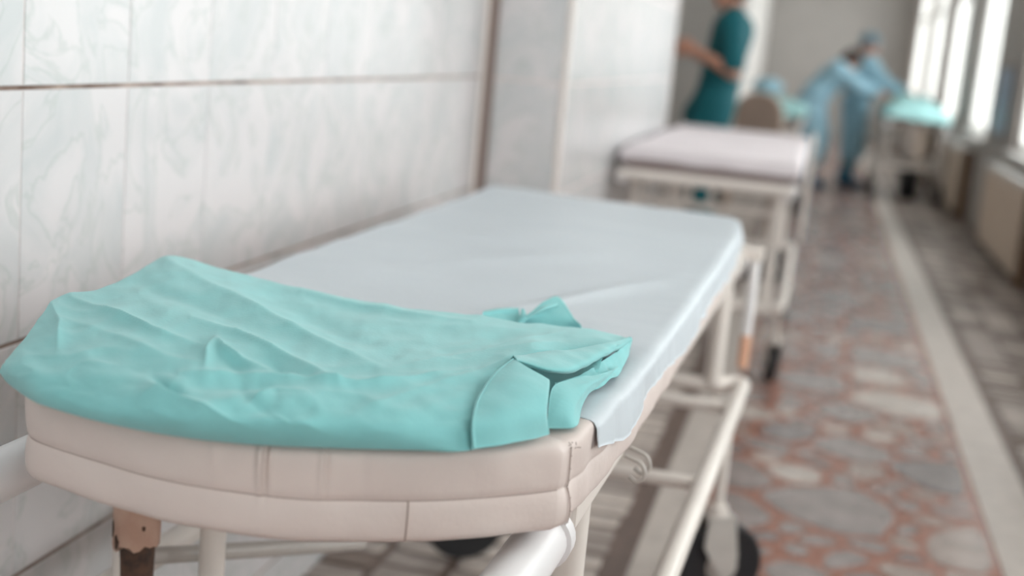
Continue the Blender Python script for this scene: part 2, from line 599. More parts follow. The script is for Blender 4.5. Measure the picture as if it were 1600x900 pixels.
# the stretch behind the photographer is tiled too, one joined surface
V, F = [], []
bmt = bmesh.new()
for a, b in zip(*(lambda q: (q[:-1], q[1:]))(span(Y0, -1.1, 1.471, TW))):
    for za, zb in zip(zs[:-1], zs[1:]):
        add_box(bmt, (XA - 0.009, a + 0.0011, za + 0.0026), (XA, b - 0.0011, zb - 0.0026))
tag(from_bm('tile_field', bmt, MATS['tile'], wall_left), kind='stuff')
# pier: face towards the corridor and narrow return
ys2 = span(YA + 0.014, YB - 0.012, YA + 0.25, TW)
for a, b in zip(ys2[:-1], ys2[1:]):
    for za, zb in zip(zs[:-1], zs[1:]):
        place_tile(wall_pier, XB, a, b, za, zb)
for y in ys2[1:-1]:
    box('vertical_grout', (XB - 0.009, y - 0.0011, 0.0), (XB - 0.0016, y + 0.0011, CEIL_Z), MATS['grout_light'], wall_pier)
for za, zb in zip(zs[:-1], zs[1:]):
    place_tile(wall_pier, YA + 0.0, XA + 0.03, XB - 0.012, za, zb, rz=-PI / 2)
for z in zs[1:-1]:
    box('grout_line', (XB - 0.009, YA + 0.02, z - 0.0026), (XB - 0.0013, YB - 0.01, z + 0.0026), MATS['grout_light'], wall_pier)
    box('grout_line', (XA + 0.03, YA + 0.0013, z - 0.0026), (XB - 0.012, YA + 0.008, z + 0.0026), MATS['grout_light'], wall_pier)
tag(box('trim_1', (XA - 0.012, YA - 0.044, 0), (XA + 0.004, YA - 0.012, CEIL_Z), MATS['trim_white'], bevel=0.002), kind='structure')
tag(box('trim_2', (XA - 0.010, YA - 0.010, 0), (XA + 0.028, YA + 0.006, CEIL_Z), MATS['trim_taupe'], bevel=0.002), kind='structure')
tag(box('trim_3', (XB - 0.012, YA - 0.003, 0), (XB + 0.003, YA + 0.013, CEIL_Z), MATS['trim_white'], bevel=0.003), kind='structure')
tag(box('trim_4', (XB - 0.012, YB - 0.012, 0), (XB + 0.003, YB + 0.003, CEIL_Z), MATS['trim_white'], bevel=0.003), kind='structure')
tag(box('ceiling', (-3.0, Y0 - 0.2, CEIL_Z), (1.75, Y1 + 0.2, CEIL_Z + 0.1), MATS['ceiling']), kind='structure')
tag(box('wall_end', (-1.6, Y1, 0), (1.75, Y1 + 0.15, CEIL_Z), MATS['paint_grey']), kind='structure')
tag(box('wall_back', (-1.6, Y0 - 0.15, 0), (1.75, Y0, CEIL_Z), MATS['paint_white']), kind='structure')

bm = bmesh.new()
add_box(bm, (WALL_R, Y0, 0), (WALL_R + 0.24, Y1, SILL_Z - 0.03))
add_box(bm, (WALL_R, Y0, HEAD_Z), (WALL_R + 0.24, Y1, CEIL_Z))
edges = [Y0] + [v for b in BAYS for v in b] + [Y1]
for a, b in zip(edges[0::2], edges[1::2]):
    add_box(bm, (WALL_R, a, SILL_Z - 0.03), (WALL_R + 0.24, b, HEAD_Z))
tag(from_bm('wall_right', bm, MATS['pier_paint']), kind='structure')
for i, (a, b) in enumerate(BAYS):
    w = tag(empty('window_%d' % (i + 1), (WALL_R, (a + b) / 2, SILL_Z)), kind='structure')  # window_1 and window_2 are added, unseen behind the camera
    hl = (b - a) / 2; H = HEAD_Z - SILL_Z; gx = GLASS - WALL_R
    mid = 0.0
    for lo, hi in (((gx - .03, -hl, 0), (gx + .03, hl, .06)), ((gx - .03, -hl, H - .06), (gx + .03, hl, H)),
                   ((gx - .03, -hl, .06), (gx + .03, -hl + .06, H - .06)), ((gx - .03, hl - .06, .06), (gx + .03, hl, H - .06)),
                   ((gx - .03, mid - .035, .06), (gx + .03, mid + .035, H - .06)), ((gx - .026, -hl + .06, 1.32), (gx + .026, -.035, 1.37)), ((gx - .026, .035, 1.32), (gx + .026, hl - .06, 1.37))):
        box('window_frame', lo, hi, MATS['paint_white'], w, bevel=0.004)
    for p0, p1 in ((-hl + .06, -.035), (.035, hl - .06)):
        for z0, z1 in ((.06, 1.32), (1.37, H - .06)):
            box('pane', (gx - .003, p0, z0), (gx + .003, p1, z1), MATS['glass'], w)
    box('window_sill', (-0.05, -hl - .04, -.03), (gx - .03, hl + .04, 0.0), MATS['paint_white'], w, bevel=0.006)
# ------------------------------------------------------------------ gurneys
def caster(parent, x, y, top, r, out=0.0, swivel=0.0):
    """stem > fork, tire, hub"""
    st = bmesh.new()
    lathe(st, [(0.012, 0.0), (0.012, -(top - 2 * r - 0.035))], (0, 0, 0))
    lathe(st, [(0.021, -(top - 2 * r - 0.040)), (0.024, -(top - 2 * r - 0.030)), (0.024, -(top - 2 * r - 0.018))], (0, 0, 0))
    o = set_smooth(from_bm('caster', st, MATS['frame_paint'], parent))
    o.location = (x, y, top); o.rotation_euler = (0, 0, swivel)
    zc = r - top
    tr = 0.02                                    # trail
    fk = bmesh.new()
    w = 0.024
    for s in (-1, 1):                            # two fork cheeks, tapered plates
        pr = [(-0.030, 2 * r + 0.015), (0.034, 2 * r + 0.015), (tr + 0.030, 1.25 * r), (tr + 0.016, r - 0.012), (tr - 0.016, r - 0.012), (-0.034, 1.5 * r)]
        for k in range(2):
            pass
        a = [fk.verts.new((s * w, q[0], q[1] - top)) for q in pr]
        b = [fk.verts.new((s * (w + 0.003), q[0], q[1] - top)) for q in pr]
        fk.faces.new(a); fk.faces.new(b)
        for k in range(len(pr)):
            fk.faces.new((a[k], a[(k + 1) % len(pr)], b[(k + 1) % len(pr)], b[k]))
    add_box(fk, (-w - 0.003, -0.032, 2 * r + 0.012 - top), (w + 0.003, 0.036, 2 * r + 0.018 - top))
    from_bm('fork', fk, MATS['fork_grey'], o)
    t = bmesh.new()
    lathe(t, [(r * 0.66, -0.014), (r * 0.93, -0.017), (r, -0.009), (r, 0.009), (r * 0.93, 0.017), (r * 0.66, 0.014)], (0, tr, zc), 'x', 32)
    set_smooth(from_bm('tire', t, MATS['rubber'], o))
    h = bmesh.new()
    lathe(h, [(0.012, -0.022), (0.016, -0.017), (r * 0.67, -0.010), (r * 0.67, 0.010), (0.016, 0.017), (0.012, 0.022)], (0, tr, zc), 'x', 24)
    set_smooth(from_bm('hub', h, MATS['fork_grey'], o))
    return o

def gurney(origin, rz, label, hw=0.272, L=2.12, top=0.720, base=0.46, wr=0.10, grips=True, y0=-0.05, legx=0.270, leg_y=(0.27, 1.88), group=None, flare=0.058, turn=False, bar=0.046):
    g = empty('hospital_gurney', origin, rz)
    tag(g, label, 'gurney', group)
    fp = MATS['frame_paint']
    bw = hw + flare
    for s in (-1, 1):
        tube('side_rail', [(s * hw, 0.05, top), (s * hw, L - 0.05, top)], 0.019, fp, g)
        bm = bmesh.new(); add_box(bm, (s * hw - 0.012 + s * 0.016, 0.14, top + 0.006), (s * hw + 0.012 + s * 0.016, L - 0.14, top + bar), 0.004)
        from_bm('bed_frame_bar', bm, fp, g)
        for e, ya, yb in ((0, y0, 0.12), (1, L - 0.10, L)):
            h = tube('handle', [(s * hw, ya, top), (s * hw, yb, top)], 0.0265, MATS['grip_white'], g, seg=24)
            bm = bmesh.new()
            q = ya if e == 0 else yb
            d = -1 if e == 0 else 1
            lathe(bm, [(0.0272, q - d * 0.004), (0.0272, q + d * 0.002), (0.0255, q + d * 0.008), (0.018, q + d * 0.010)], (s * hw, 0, top), 'y', 24)
            set_smooth(from_bm('end_cap', bm, MATS['grip_white'], h), 30)
            bm = bmesh.new()
            q = yb if e == 0 else ya
            lathe(bm, [(0.020, q - 0.012), (0.031, q - 0.010), (0.031, q + 0.010), (0.020, q + 0.012)], (s * hw, 0, top), 'y', 24)
            set_smooth(from_bm('collar', bm, MATS['grip_white'], h), 30)
        for ly in leg_y:
            tube('leg', [(s * legx, ly, top + 0.003), (s * legx, ly, base)], 0.0205, fp, g)
        tube('base_rail', [(s * legx, leg_y[1], base), (s * (bw + 0.006), leg_y[1] + 0.075, base), (s * (bw + 0.006), leg_y[0] - 0.075, base), (s * legx, leg_y[0], base)], 0.0185, fp, g, bend=0.07)
        for k, ly in enumerate(leg_y):
            caster(g, (-0.26 if (turn and s < 0 and k) else s * bw), ly + (0.10 if k == 0 else -0.18), base, wr, swivel=(0.25 * s if k == 0 else (-1.0 if turn else -0.2)))
    if turn: tube('cross_bar', [(-bw, leg_y[1] - 0.18, base), (bw, leg_y[1] - 0.18, base)], 0.014, fp, g)
    for ly in leg_y:
        tube('cross_bar', [(-legx, ly, base), (legx, ly, base)], 0.017, fp, g)
        tube('cross_bar', [(-hw, ly, top - 0.002), (hw, ly, top - 0.002)], 0.015, fp, g)
    tube('cross_bar', [(-bw, 1.15, base), (bw, 1.15, base)], 0.013, fp, g)
    bm = bmesh.new()                                # sheet-metal deck under the pad
    add_box(bm, (-hw - 0.003, 0.10, top + bar - 0.010), (hw + 0.003, L - 0.14, top + bar - 0.001), 0.003)
    from_bm('deck', bm, fp, g)
    return g

# --- first gurney, along the tiled wall
BED1 = (-0.487, 1.10, 0.0)
BR1 = -0.03
g1 = gurney(BED1, BR1, 'cream metal gurney with beige vinyl pad, pushed along the marbled tile wall', turn=True)
bpy.context.view_layer.update()
INV1 = (Matrix.Translation(BED1) @ Matrix.Rotation(BR1, 4, 'Z')).inverted()
def to_local(P, inv):
    P = np.asarray(P, float)
    A = np.array(inv)
    return P @ A[:3, :3].T + A[:3, 3]

TOPZ, BOTZ = 0.850, 0.764
outline = [(-0.682, 1.075), (-0.667, 1.030), (-0.625, 1.007), (-0.545, 0.985), (-0.470, 0.977), (-0.400, 0.984), (-0.330, 1.010), (-0.260, 1.050), (-0.185, 1.116)]
side_r = [(-0.180, 1.130), (-0.168, 1.25), (-0.158, 1.40), (-0.148, 1.75), (-0.139, 2.20), (-0.133, 2.65), (-0.136, 2.80), (-0.155, 2.92), (-0.213, 2.99)]
back = [(-0.30, 3.012), (-0.50, 3.035), (-0.69, 3.058), (-0.722, 3.04), (-0.730, 2.98)]
side_l = [(-0.730, 2.4), (-0.731, 1.7), (-0.725, 1.40), (-0.709, 1.22)]
def dense(pts, step):
    pts = np.array(pts, float)
    d = np.r_[0, np.cumsum(np.linalg.norm(np.diff(pts, axis=0), axis=1))]
    n = max(2, int(d[-1] / step))
    s = np.linspace(0, d[-1], n)
    return np.stack([np.interp(s, d, pts[:, 0]), np.interp(s, d, pts[:, 1])], 1)
fr_c = catmull(np.array(outline), 420)
loop = np.concatenate([fr_c, dense(side_r, 0.012), dense(back, 0.03), dense(side_l + [outline[0]], 0.02)[:-1]])
keep = [0]
for i in range(1, len(loop)):
    if np.linalg.norm(loop[i] - loop[keep[-1]]) > 0.0012: keep.append(i)
loop = loop[keep]
def loop_normals(lp):
    t = np.roll(lp, -1, 0) - np.roll(lp, 1, 0)
    t /= np.linalg.norm(t, axis=1)[:, None]
    return np.stack([t[:, 1], -t[:, 0]], 1)
LN = loop_normals(loop)
SEAM_F = 0.47
prof = [(1.0, -0.060), (1.0, -0.030), (1.0, -0.012), (0.992, -0.004), (0.965, 0.0), (0.93, 0.0015), (0.88, 0.0025), (0.80, 0.0026), (0.72, 0.0026), (0.64, 0.0022), (0.57, 0.0016), (0.51, 0.0008), (SEAM_F + 0.015, -0.0005), (SEAM_F, -0.0010), (SEAM_F - 0.015, -0.0005), (0.42, 0.0006), (0.34, 0.0014), (0.26, 0.0018), (0.18, 0.0016), (0.10, 0.001), (0.05, -0.001), (0.01, -0.006), (0.0, -0.012), (0.0, -0.05)]
crn = np.array([-0.182, 1.123])
creases = [(at(399, 705, TOPZ), 0.0035, 0.0050, 1.0, 0.30), (at(408, 706, TOPZ), 0.0022, -0.0048, 1.0, 0.36), (at(416, 706, TOPZ), 0.0035, 0.0022, 1.0, 0.40), (at(505, 705, TOPZ), 0.0030, 0.0036, 1.0, 0.46), (at(512, 705, TOPZ), 0.0022, -0.0034, 1.0, 0.46), (at(330, 690, TOPZ), 0.006, 0.0018, 1.0, 0.6), (at(570, 705, TOPZ), 0.006, -0.0016, 1.0, 0.6)]
creases = [(loop[int(np.argmin(np.linalg.norm(loop[:380] - np.array((c[0], c[1])), axis=1)))],) + tuple(r) for c, *r in creases]
G = np.zeros((len(loop), len(prof), 3))
for i, (p, n) in enumerate(zip(loop, LN)):
    dc = np.linalg.norm(p - crn)
    pinch = math.exp(-(dc / 0.010) ** 2)
    sag = 0.006 * (1 if p[1] < 1.3 else 0)
    wob = 0.0016 * noise.noise(Vector((p[0] * 14, p[1] * 14, 3.1)))
    for j, (h, off) in enumerate(prof):
        z = BOTZ + (TOPZ - BOTZ) * h
        o2 = off
        if off > -0.02:
            o2 += wob + 0.0022 * noise.noise(Vector((p[0] * 22, p[1] * 22, h * 2.3)))
            for c, w, amp, h1, h0 in creases:
                d = math.hypot(p[0] - c[0], p[1] - c[1])
                if d < 4 * w:
                    hh = max(0.0, min(1.0, (h - h0) / (0.75 - h0))) if h0 < 0.7 else 0.0
                    o2 += amp * math.exp(-(d / w) ** 2) * hh
            o2 -= 0.004 * pinch * (0.4 + h * 0.3)
            if dc < 0.12 and p[1] > 1.125:           # diagonal pulls from the stitched corner
                o2 += 0.0028 * math.sin((dc * 95 + h * 5.0)) * math.exp(-dc / 0.06)
        q = p + n * o2
        if h == 0.0 and off < -0.02: z += 0.0
        G[i, j] = (q[0], q[1], z - (0.004 * pinch if h > 0.9 else 0))
mat1 = grid_mesh('mattress', to_local(G.reshape(-1, 3), INV1).reshape(G.shape), MATS['vinyl'], g1, closed_u=True)
bm = bmesh.new(); bm.from_mesh(mat1.data)
bmesh.ops.holes_fill(bm, edges=[e for e in bm.edges if e.is_boundary], sides=0)
bmesh.ops.recalc_face_normals(bm, faces=bm.faces[:])
bm.to_mesh(mat1.data); bm.free()
for p in mat1.data.polygons: p.use_smooth = True
# seams: thin welts on the pad's edge
fr_idx = [i for i, p in enumerate(loop) if p[1] < 1.13 and p[0] > -0.70]
jj = [k for k, q in enumerate(prof) if abs(q[0] - SEAM_F) < 1e-6][0]
tube('seam', to_local([G[i, jj] + np.r_[LN[i] * 0.0001, 0] for i in fr_idx if loop[i][0] < -0.183], INV1).tolist(), 0.0005, MATS['seam'], mat1, seg=6)
ci = int(np.argmin(np.linalg.norm(loop - crn, axis=1)))
vs = [G[ci, j] + np.r_[LN[ci] * 0.0012, 0] for j in range(5, 21)]
tube('corner_seam', to_local(vs, INV1).tolist(), 0.0006, MATS['seam'], mat1, seg=6)
for k in range(26):                                 # stitches along the corner seam
    t = k / 25 * (len(vs) - 1.01); i = int(t); f = t - i
    p = vs[i] * (1 - f) + vs[i + 1] * f
    q = p + np.array([0.0012, 0.0009, -0.0004])
    if k % 3 == 0:
        tube('stitch', to_local([p, q], INV1).tolist(), 0.0004, MATS['stitch'], mat1, seg=5)
si = int(np.argmin(np.abs(loop[:, 0] - at(657, 772, 0.80)[0]) + (loop[:, 1] > 1.12) * 9))
tube('lower_seam', to_local([G[si, j] + np.r_[LN[si] * 0.0006, 0] for j in range(jj, 21)], INV1).tolist(), 0.0007, MATS['seam'], mat1, seg=6)
bm = bmesh.new()                                    # puckered knot of thread at the top corner
for k in range(7):
    a = k * 0.9
    c = Vector(vs[0]) + Vector((0.004 * math.cos(a) + 0.002, 0.004 * math.sin(a), 0.001 + 0.0012 * (k % 3)))
    add_tube(bm, [c, c + Vector((0.003 * math.cos(a * 2.1), 0.002, 0.002 * math.sin(a * 1.7)))], 0.0004, 6)
bm.transform(INV1)
tag(from_bm('thread_knot', bm, MATS['seam'], mat1), kind='stuff')

# extra metalwork of the first gurney
bm = bmesh.new()                                    # chipped sleeve on the left front leg
rnd = random.Random(3)
seg = 28
rings = []
for z, r in ((0.740, 0.0275), (0.70, 0.0285), (0.64, 0.0285), (0.575, 0.0285), (0.556, 0.0282)):
    ring = []
    for k in range(seg):
        a = 2 * PI * k / seg
        dz = (0.012 * noise.noise(Vector((math.cos(a) * 3, math.sin(a) * 3, 1.7))) if z < 0.56 else 0)
        ring.append(bm.verts.new((-0.262 + r * math.cos(a), 0.27 + r * math.sin(a), z + dz)))
    rings.append(ring)
for a, b in zip(rings[:-1], rings[1:]):
    for k in range(seg): bm.faces.new((a[k], a[(k + 1) % seg], b[(k + 1) % seg], b[k]))
bm.faces.new(rings[0]); bm.faces.new(rings[-1])
sl = set_smooth(from_bm('leg_sleeve', bm, MATS['chipped_paint'], g1))
sl['label'] = 'chipped pinkish sleeve on the leg'
for (a, z, w) in ((-2.45, 0.612, 0.009), (-2.35, 0.580, 0.014), (-2.0, 0.566, 0.011), (-0.55, 0.640, 0.006), (-0.75, 0.585, 0.006)):
    bm = bmesh.new()
    n = 9
    c = []
    for k in range(n):
        t = 2 * PI * k / n
        da = w / 0.029 * math.cos(t) * rnd.uniform(.5, 1.0) * .5; dz = w * math.sin(t) * rnd.uniform(.5, 1.1)
        c.append(bm.verts.new((-0.262 + 0.0288 * math.cos(a + da), 0.27 + 0.0288 * math.sin(a + da), z + dz)))
    bm.faces.new(c)
    bmesh.ops.solidify(bm, geom=bm.faces[:], thickness=0.0006)
    from_bm('paint_chip', bm, MATS['rust'], sl)
tube('rusty_joint', [(-0.262, 0.27, 0.570), (-0.262, 0.27, 0.540), (-0.262, 0.27, 0.48)], [0.0235, 0.0225, 0.0215], MATS['rust'], g1, seg=18)
tube('strut', [(-0.19, 0.33, 0.742), (-0.19, 0.33, 0.46)], 0.0165, MATS['frame_paint'], g1)
box('bracket', (-0.262, 0.285, 0.585), (-0.19, 0.315, 0.612), MATS['frame_paint'], g1, 0.003)
box('bracket', (-0.262, 0.285, 0.665), (-0.19, 0.315, 0.690), MATS['frame_paint'], g1, 0.003)
tube('brace', [(-0.262, 0.28, 0.535), (-0.10, 0.62, 0.46)], 0.011, MATS['fork_grey'], g1)
# drip-stand tube with a worn orange grip by the foot end
iv = tube('drip_stand_tube', [(0.325, 1.99, 0.76), (0.325, 1.99, 0.565)], 0.0125, MATS['grip_white'], g1)
tube('orange_grip', [(0.325, 1.99, 0.565), (0.325, 1.99, 0.487)], 0.0135, MATS['orange_grip'], iv)
box('clamp', (0.285, 1.972, 0.745), (0.342, 2.008, 0.775), MATS['frame_paint'], g1, 0.004)
for yy in (0.42, 0.455):                            # wire hooks below the rail
    tube('hook', bend_path([(0.300, yy, 0.722), (0.322, yy, 0.716), (0.328, yy, 0.700), (0.318, yy, 0.690), (0.308, yy, 0.697)], 0.008), 0.0028, MATS['fork_grey'], g1, seg=8)

# --- pale blue disposable sheet over the pad
def xr(y): return float(np.interp(y, [q[1] for q in side_r[:7]], [q[0] for q in side_r[:7]]))
def xl(y): return float(np.interp(y, [1.03, 1.22, 1.40, 1.7, 2.4, 3.0], [-0.672, -0.708, -0.724, -0.730, -0.728, -0.728]))
def yfar(u): return 3.066 - 0.078 * u
def polydist(px, py, line):
    best = 1e9; bt = 0
    n = len(line) - 1
    for i in range(n):
        ax, ay = line[i]; bx, by = line[i + 1]
        dx, dy = bx - ax, by - ay
        t = max(0, min(1, ((px - ax) * dx + (py - ay) * dy) / (dx * dx + dy * dy)))
        d = math.hypot(px - ax - dx * t, py - ay - dy * t)
        if d < best: best, bt = d, (i + t) / n
    return best, bt
def make_sheet():
    NU, NV = 150, 190
    P = np.zeros((NU, NV, 3))
    ridges = [([(700, 498), (860, 474), (960, 455), (1062, 436)], 7, 0.0065), ([(560, 425), (760, 405), (930, 396), (1085, 392)], 9, 0.004),
              ([(760, 345), (900, 350), (1060, 372)], 6, 0.0035), ([(620, 455), (800, 436), (960, 425)], 8, -0.0015), ([(640, 370), (800, 362), (980, 372)], 9, 0.0015)]
    for j in range(NV):
        v = j / (NV - 1)
        for i in range(NU):
            u = i / (NU - 1)
            ya = 1.05 + 0.150 * max(0, min(1, (u - 0.1) / 0.8))
            yb = 3.085 - 0.07 * u
            y = ya + (yb - ya) * v
            L, Rr = xl(y) - 0.003, xr(y) + 0.004
            hangl = 0.050; hangr = 0.048 + 0.030 * noise.noise(Vector((y * 3.0, 0.3, 9.0)))
            if y < 1.32: hangr = min(hangr, 0.020 + (y - 1.17) * 0.22)
            hangr = max(hangr, 0.016)
            if y > 2.75: hangr *= max(0.5, 1 - (y - 2.75) * 1.2)
            rad = 0.016
            wid = Rr - L
            tot = hangl + wid + hangr
            s = u * tot
            zt = TOPZ + 0.0022
            # far right corner rounds off like the pad
            if s < hangl:
                x = L - 0.001; z = zt - (hangl - s)
            elif s > hangl + wid:
                x = Rr + 0.001; z = zt - (s - hangl - wid)
            else:
                x = L + (s - hangl); z = zt
            # soft rounding of the right edge
            d_in = Rr - x
            if s <= hangl + wid and d_in < rad:
                q = 1 - d_in / rad
                z -= rad * (1 - math.sqrt(max(0, 1 - q * q))) * 0.45
            if s > hangl + wid:
                z -= rad * 0.45 * max(0, 1 - (s - hangl - wid) / 0.03)
                k = (s - hangl - wid) / max(hangr, 1e-3)
                x += 0.003 * k + 0.006 * k * noise.noise(Vector((y * 16, z * 9, 0))) + 0.003 * k * noise.noise(Vector((y * 45, z * 12, 3)))
            yy = y
            if y > 2.80:                     # corner
                c = max(0.0, min(1.0, (y - 2.80) / 0.23))
                cut = 0.075 * (1 - math.sqrt(max(0, 1 - c * c)))
                if x > Rr - 0.12: x -= cut * max(0, min(1, (x - (Rr - 0.12)) / 0.12))
            e = (v - 0.975) / 0.025
            if e > 0:
                z -= 0.028 * e * e; yy -= 0.006 * e
            if v < 0.03 and s > hangl: z -= 0.0012 * (1 - v / 0.03)
            px, py = project((x, yy, zt))
            if hangl < s <= hangl + wid:
                for ln, w, a in ridges:
                    d, t = polydist(px, py, ln)
                    if d < 3 * w: z += a * math.exp(-(d / w) ** 2) * math.sin(PI * min(1, max(0, t)) * 0.9 + 0.15)
                gather = 0.0035 * math.exp(-(Rr - x) / 0.07) * noise.noise(Vector((y * 19, x * 5, 2.0)))
                z += max(-0.001, gather + 0.0045 * noise.noise(Vector((x * 3.5 + 2, y * 7.0, 5.0))) + 0.0012 * noise.noise(Vector((x * 9, y * 20, 1.0))))
            if hangl < s < hangl + wid - rad and e <= 0: z = max(z, TOPZ + 0.0014)
            P[i, j] = (x, yy, z)
    return P
sheet = grid_mesh('disposable_sheet', make_sheet(), MATS['sheet_blue'], thick=-0.0008)
tag(sheet, 'pale blue disposable sheet spread over the beige gurney pad along the tile wall', 'sheet')

# --- folded turquoise gown lying on the front gurney
def W3(q): return np.array(at(q[0], q[1], q[2]))
FRONT = [(0, 581, .858), (18, 602, .853), (58, 629, 0.8550), (120, 650, 0.8550), (200, 669, 0.8550), (290, 684, 0.8550), (400, 695, 0.8555), (520, 700, 0.8560), (640, 703, 0.8570), (736, 702, 0.8570), (796, 668, 0.8570), (868, 622, .858), (930, 590, .864)]
BULGE = [(0, 578, .862), (20, 592, .866), (60, 610, .870), (122, 620, .874), (203, 634, .878), (292, 645, .881), (400, 655, .881), (520, 660, .880), (640, 660, .880), (740, 654, .876), (804, 630, .867), (868, 602, .862), (936, 575, .874)]
SHOUL = [(2, 574, .866), (24, 574, .875), (66, 578, .883), (126, 582, .888), (207, 590, .892), (295, 598, .893), (400, 606, .892), (520, 612, .891), (640, 606, .889), (748, 596, .885), (822, 582, .880), (870, 586, .865), (944, 556, .879)]
MIDA = [(4, 570, .868), (30, 556, .878), (74, 545, .887), (134, 545, .893), (210, 545, .896), (288, 540, .896), (392, 552, .892), (512, 562, .888), (636, 562, .885), (755, 556, .882), (836, 546, .887), (890, 562, .872), (960, 546, .879)]
MIDB = [(7, 567, .869), (35, 542, .878), (80, 508, .887), (142, 500, .893), (212, 490, .896), (277, 475, .897), (378, 488, .890), (498, 508, .884), (628, 520, .879), (758, 522, .876), (848, 524, .878), (910, 538, .879), (972, 537, .878)]
BACK = [(10, 563, .868), (40, 530, .876), (86, 470, .884), (150, 454, .889), (214, 427, .892), (266, 403, .893), (362, 425, .884), (484, 454, .877), (620, 480, .872), (760, 496, .869), (856, 508, .868), (928, 518, .869), (984, 527, .871)]
def make_gown():
    rows = [[W3(q) for q in r] for r in (FRONT, BULGE, SHOUL, MIDA, MIDB, BACK)]
    under_b = [p + np.array((0.0, 0.012, -0.010)) for p in rows[-1]]
    under_c = [np.array((p[0], p[1] + 0.004, max(0.8545, p[2] - 0.024))) for p in rows[-1]]
    tuck = [p + np.array((0.004, 0.030, 0.002)) for p in rows[0]]
    NU, NV = 190, 380
    Gd = patch([tuck] + rows + [under_b, under_c], NU, NV)
    creases = [
        ([(112, 466), (170, 488), (235, 516), (312, 541)], 7, .0045), ([(100, 500), (190, 530), (260, 560), (330, 575)], 11, .003),
        ([(262, 410), (330, 452), (420, 498), (516, 545), (590, 575)], 13, .006), ([(390, 440), (460, 478), (525, 515), (560, 530)], 17, -.005),
        ([(470, 452), (560, 474), (650, 493), (740, 505)], 5, .003), ([(420, 446), (520, 470), (640, 500)], 8, -.002),
        ([(300, 498), (370, 522), (440, 556), (530, 600)], 7, .0045), ([(338, 534), (352, 552), (380, 568), (420, 580)], 7, .006),
        ([(338, 534), (326, 555), (322, 575)], 7, .005), ([(346, 560), (370, 575), (400, 582)], 9, -.003), ([(418, 566), (440, 580), (500, 596)], 6, -.003),
        ([(280, 584), (380, 587), (470, 594), (560, 602), (640, 596), (735, 582)], 6, .0045), ([(300, 600), (400, 602), (480, 610)], 9, -.003),
        ([(235, 600), (270, 618), (330, 645), (395, 680)], 8, .0038), ([(375, 600), (385, 620), (440, 655), (470, 680)], 9, -.0032),
        ([(240, 588), (262, 605), (285, 615)], 6, -.005), ([(390, 625), (430, 610), (480, 615)], 8, .004), ([(420, 640), (450, 665), (510, 680)], 8, .0035),
        ([(560, 640), (650, 612), (740, 590), (800, 560)], 14, .0025), ([(600, 580), (700, 560), (800, 545), (870, 535)], 10, .002),
        ([(760, 548), (830, 528), (880, 520)], 7, .0025), ([(700, 530), (800, 525), (900, 530)], 12, -.0015),
        ([(80, 475), (95, 510), (90, 545)], 9, .004), ([(60, 560), (140, 600), (240, 640)], 20, -.002), ([(150, 560), (230, 575), (300, 590)], 9, -.0025), ([(210, 440), (300, 470), (380, 510)], 9, -.003)]
    P = Gd.copy()
    for i in range(NU):
        t = i / (NU - 1) * 8                # row index
        for j in range(NV):
            p = Gd[i, j]
            if t < 0.9 or t > 6.6: continue
            fade = min(1, (t - 0.9) / 0.6) * min(1, (6.6 - t) / 0.5)
            px, py = project(p)
            dz = 0.0
            for ln, w, a in creases:
                d, tt = polydist(px, py, ln)
                if d < 4 * w:
                    dz += 2.0 * a * math.exp(-(d / (w * (0.95 if a > 0 else 1.2))) ** (1.15 if a > 0 else 1.6)) * (0.35 + 0.65 * math.sin(PI * min(1, max(0, tt))))
            q = Vector((p[0] * 1.0, p[1] * 1.0, 0))
            dz += 0.0028 * noise.noise(Vector((px / 70, py / 38, 0.7))) + 0.0013 * noise.noise(Vector((px / 26, py / 16, 4.1)))
            # crisp crumples: folded ridges
            f = noise.noise(Vector((px / 95 + py / 60, py / 34 - px / 160, 8.3)))
            dz += 0.0050 * (0.30 - abs(f)) 
            P[i, j, 2] += dz * fade * 0.9
            P[i, j, 1] -= dz * fade * 0.35
    return P
gown = empty('folded_gown', tuple(at(420, 640, 0.852)))
tag(gown, 'folded turquoise surgical gown heaped on the head end of the gurney', 'gown')
GINV = Matrix.Translation(gown.location).inverted()
GC = MATS['gown_cloth']
def gpart(name, P, thick=-0.0011, parent=None):
    P = np.asarray(P)
    return grid_mesh(name, to_local(P.reshape(-1, 3), GINV).reshape(P.shape), GC, parent or gown, thick)
body_g = gpart('gown_body', make_gown(), thick=0.0)
def crumple(P, amp, sc, seed):
    for i in range(P.shape[0]):
        for j in range(P.shape[1]):
            p = P[i, j]
            n = noise.noise(Vector((p[0] * sc, p[1] * sc, p[2] * sc + seed)))
            P[i, j] += np.array((0, -0.4, 1)) * amp * n
    return P
# sleeve cuff: a band turned over the front edge
cuff = patch([[W3(q) for q in r] for r in (
    [(739, 701, .8595), (739, 660, .879), (748, 623, .888), (773, 584, .896), (801, 561, .901)],
    [(782, 695, .8600), (783, 655, .880), (788, 618, .891), (798, 588, .898), (808, 563, .902)],
    [(826, 687, .8580), (826, 650, .878), (826, 618, .890), (826, 595, .896), (827, 575, .899)],
    [(850, 681, .8560), (850, 648, .876), (851, 620, .887), (851, 600, .892), (850, 587, .894)],
    [(859, 678, .8560), (855, 648, .874), (857, 620, .885), (859, 602, .889), (859, 592, .890)])], 60, 60)
gpart('sleeve_cuff', crumple(cuff, 0.0012, 40, 1.0))
hem = patch([[W3(q) for q in r] for r in (
    [(737, 701, .8595), (736, 661, .8785), (745, 624, .8878), (770, 585, .8958), (799, 561, .9008)],
    [(740, 701, .8610), (739, 660, .8802), (748, 623, .8892), (773, 584, .8970), (801, 560, .9018)],
    [(744, 700, .8605), (743, 659, .8798), (752, 621, .8890), (777, 583, .8968), (804, 560, .9016)])], 8, 60)
gpart('cuff_hem', hem)
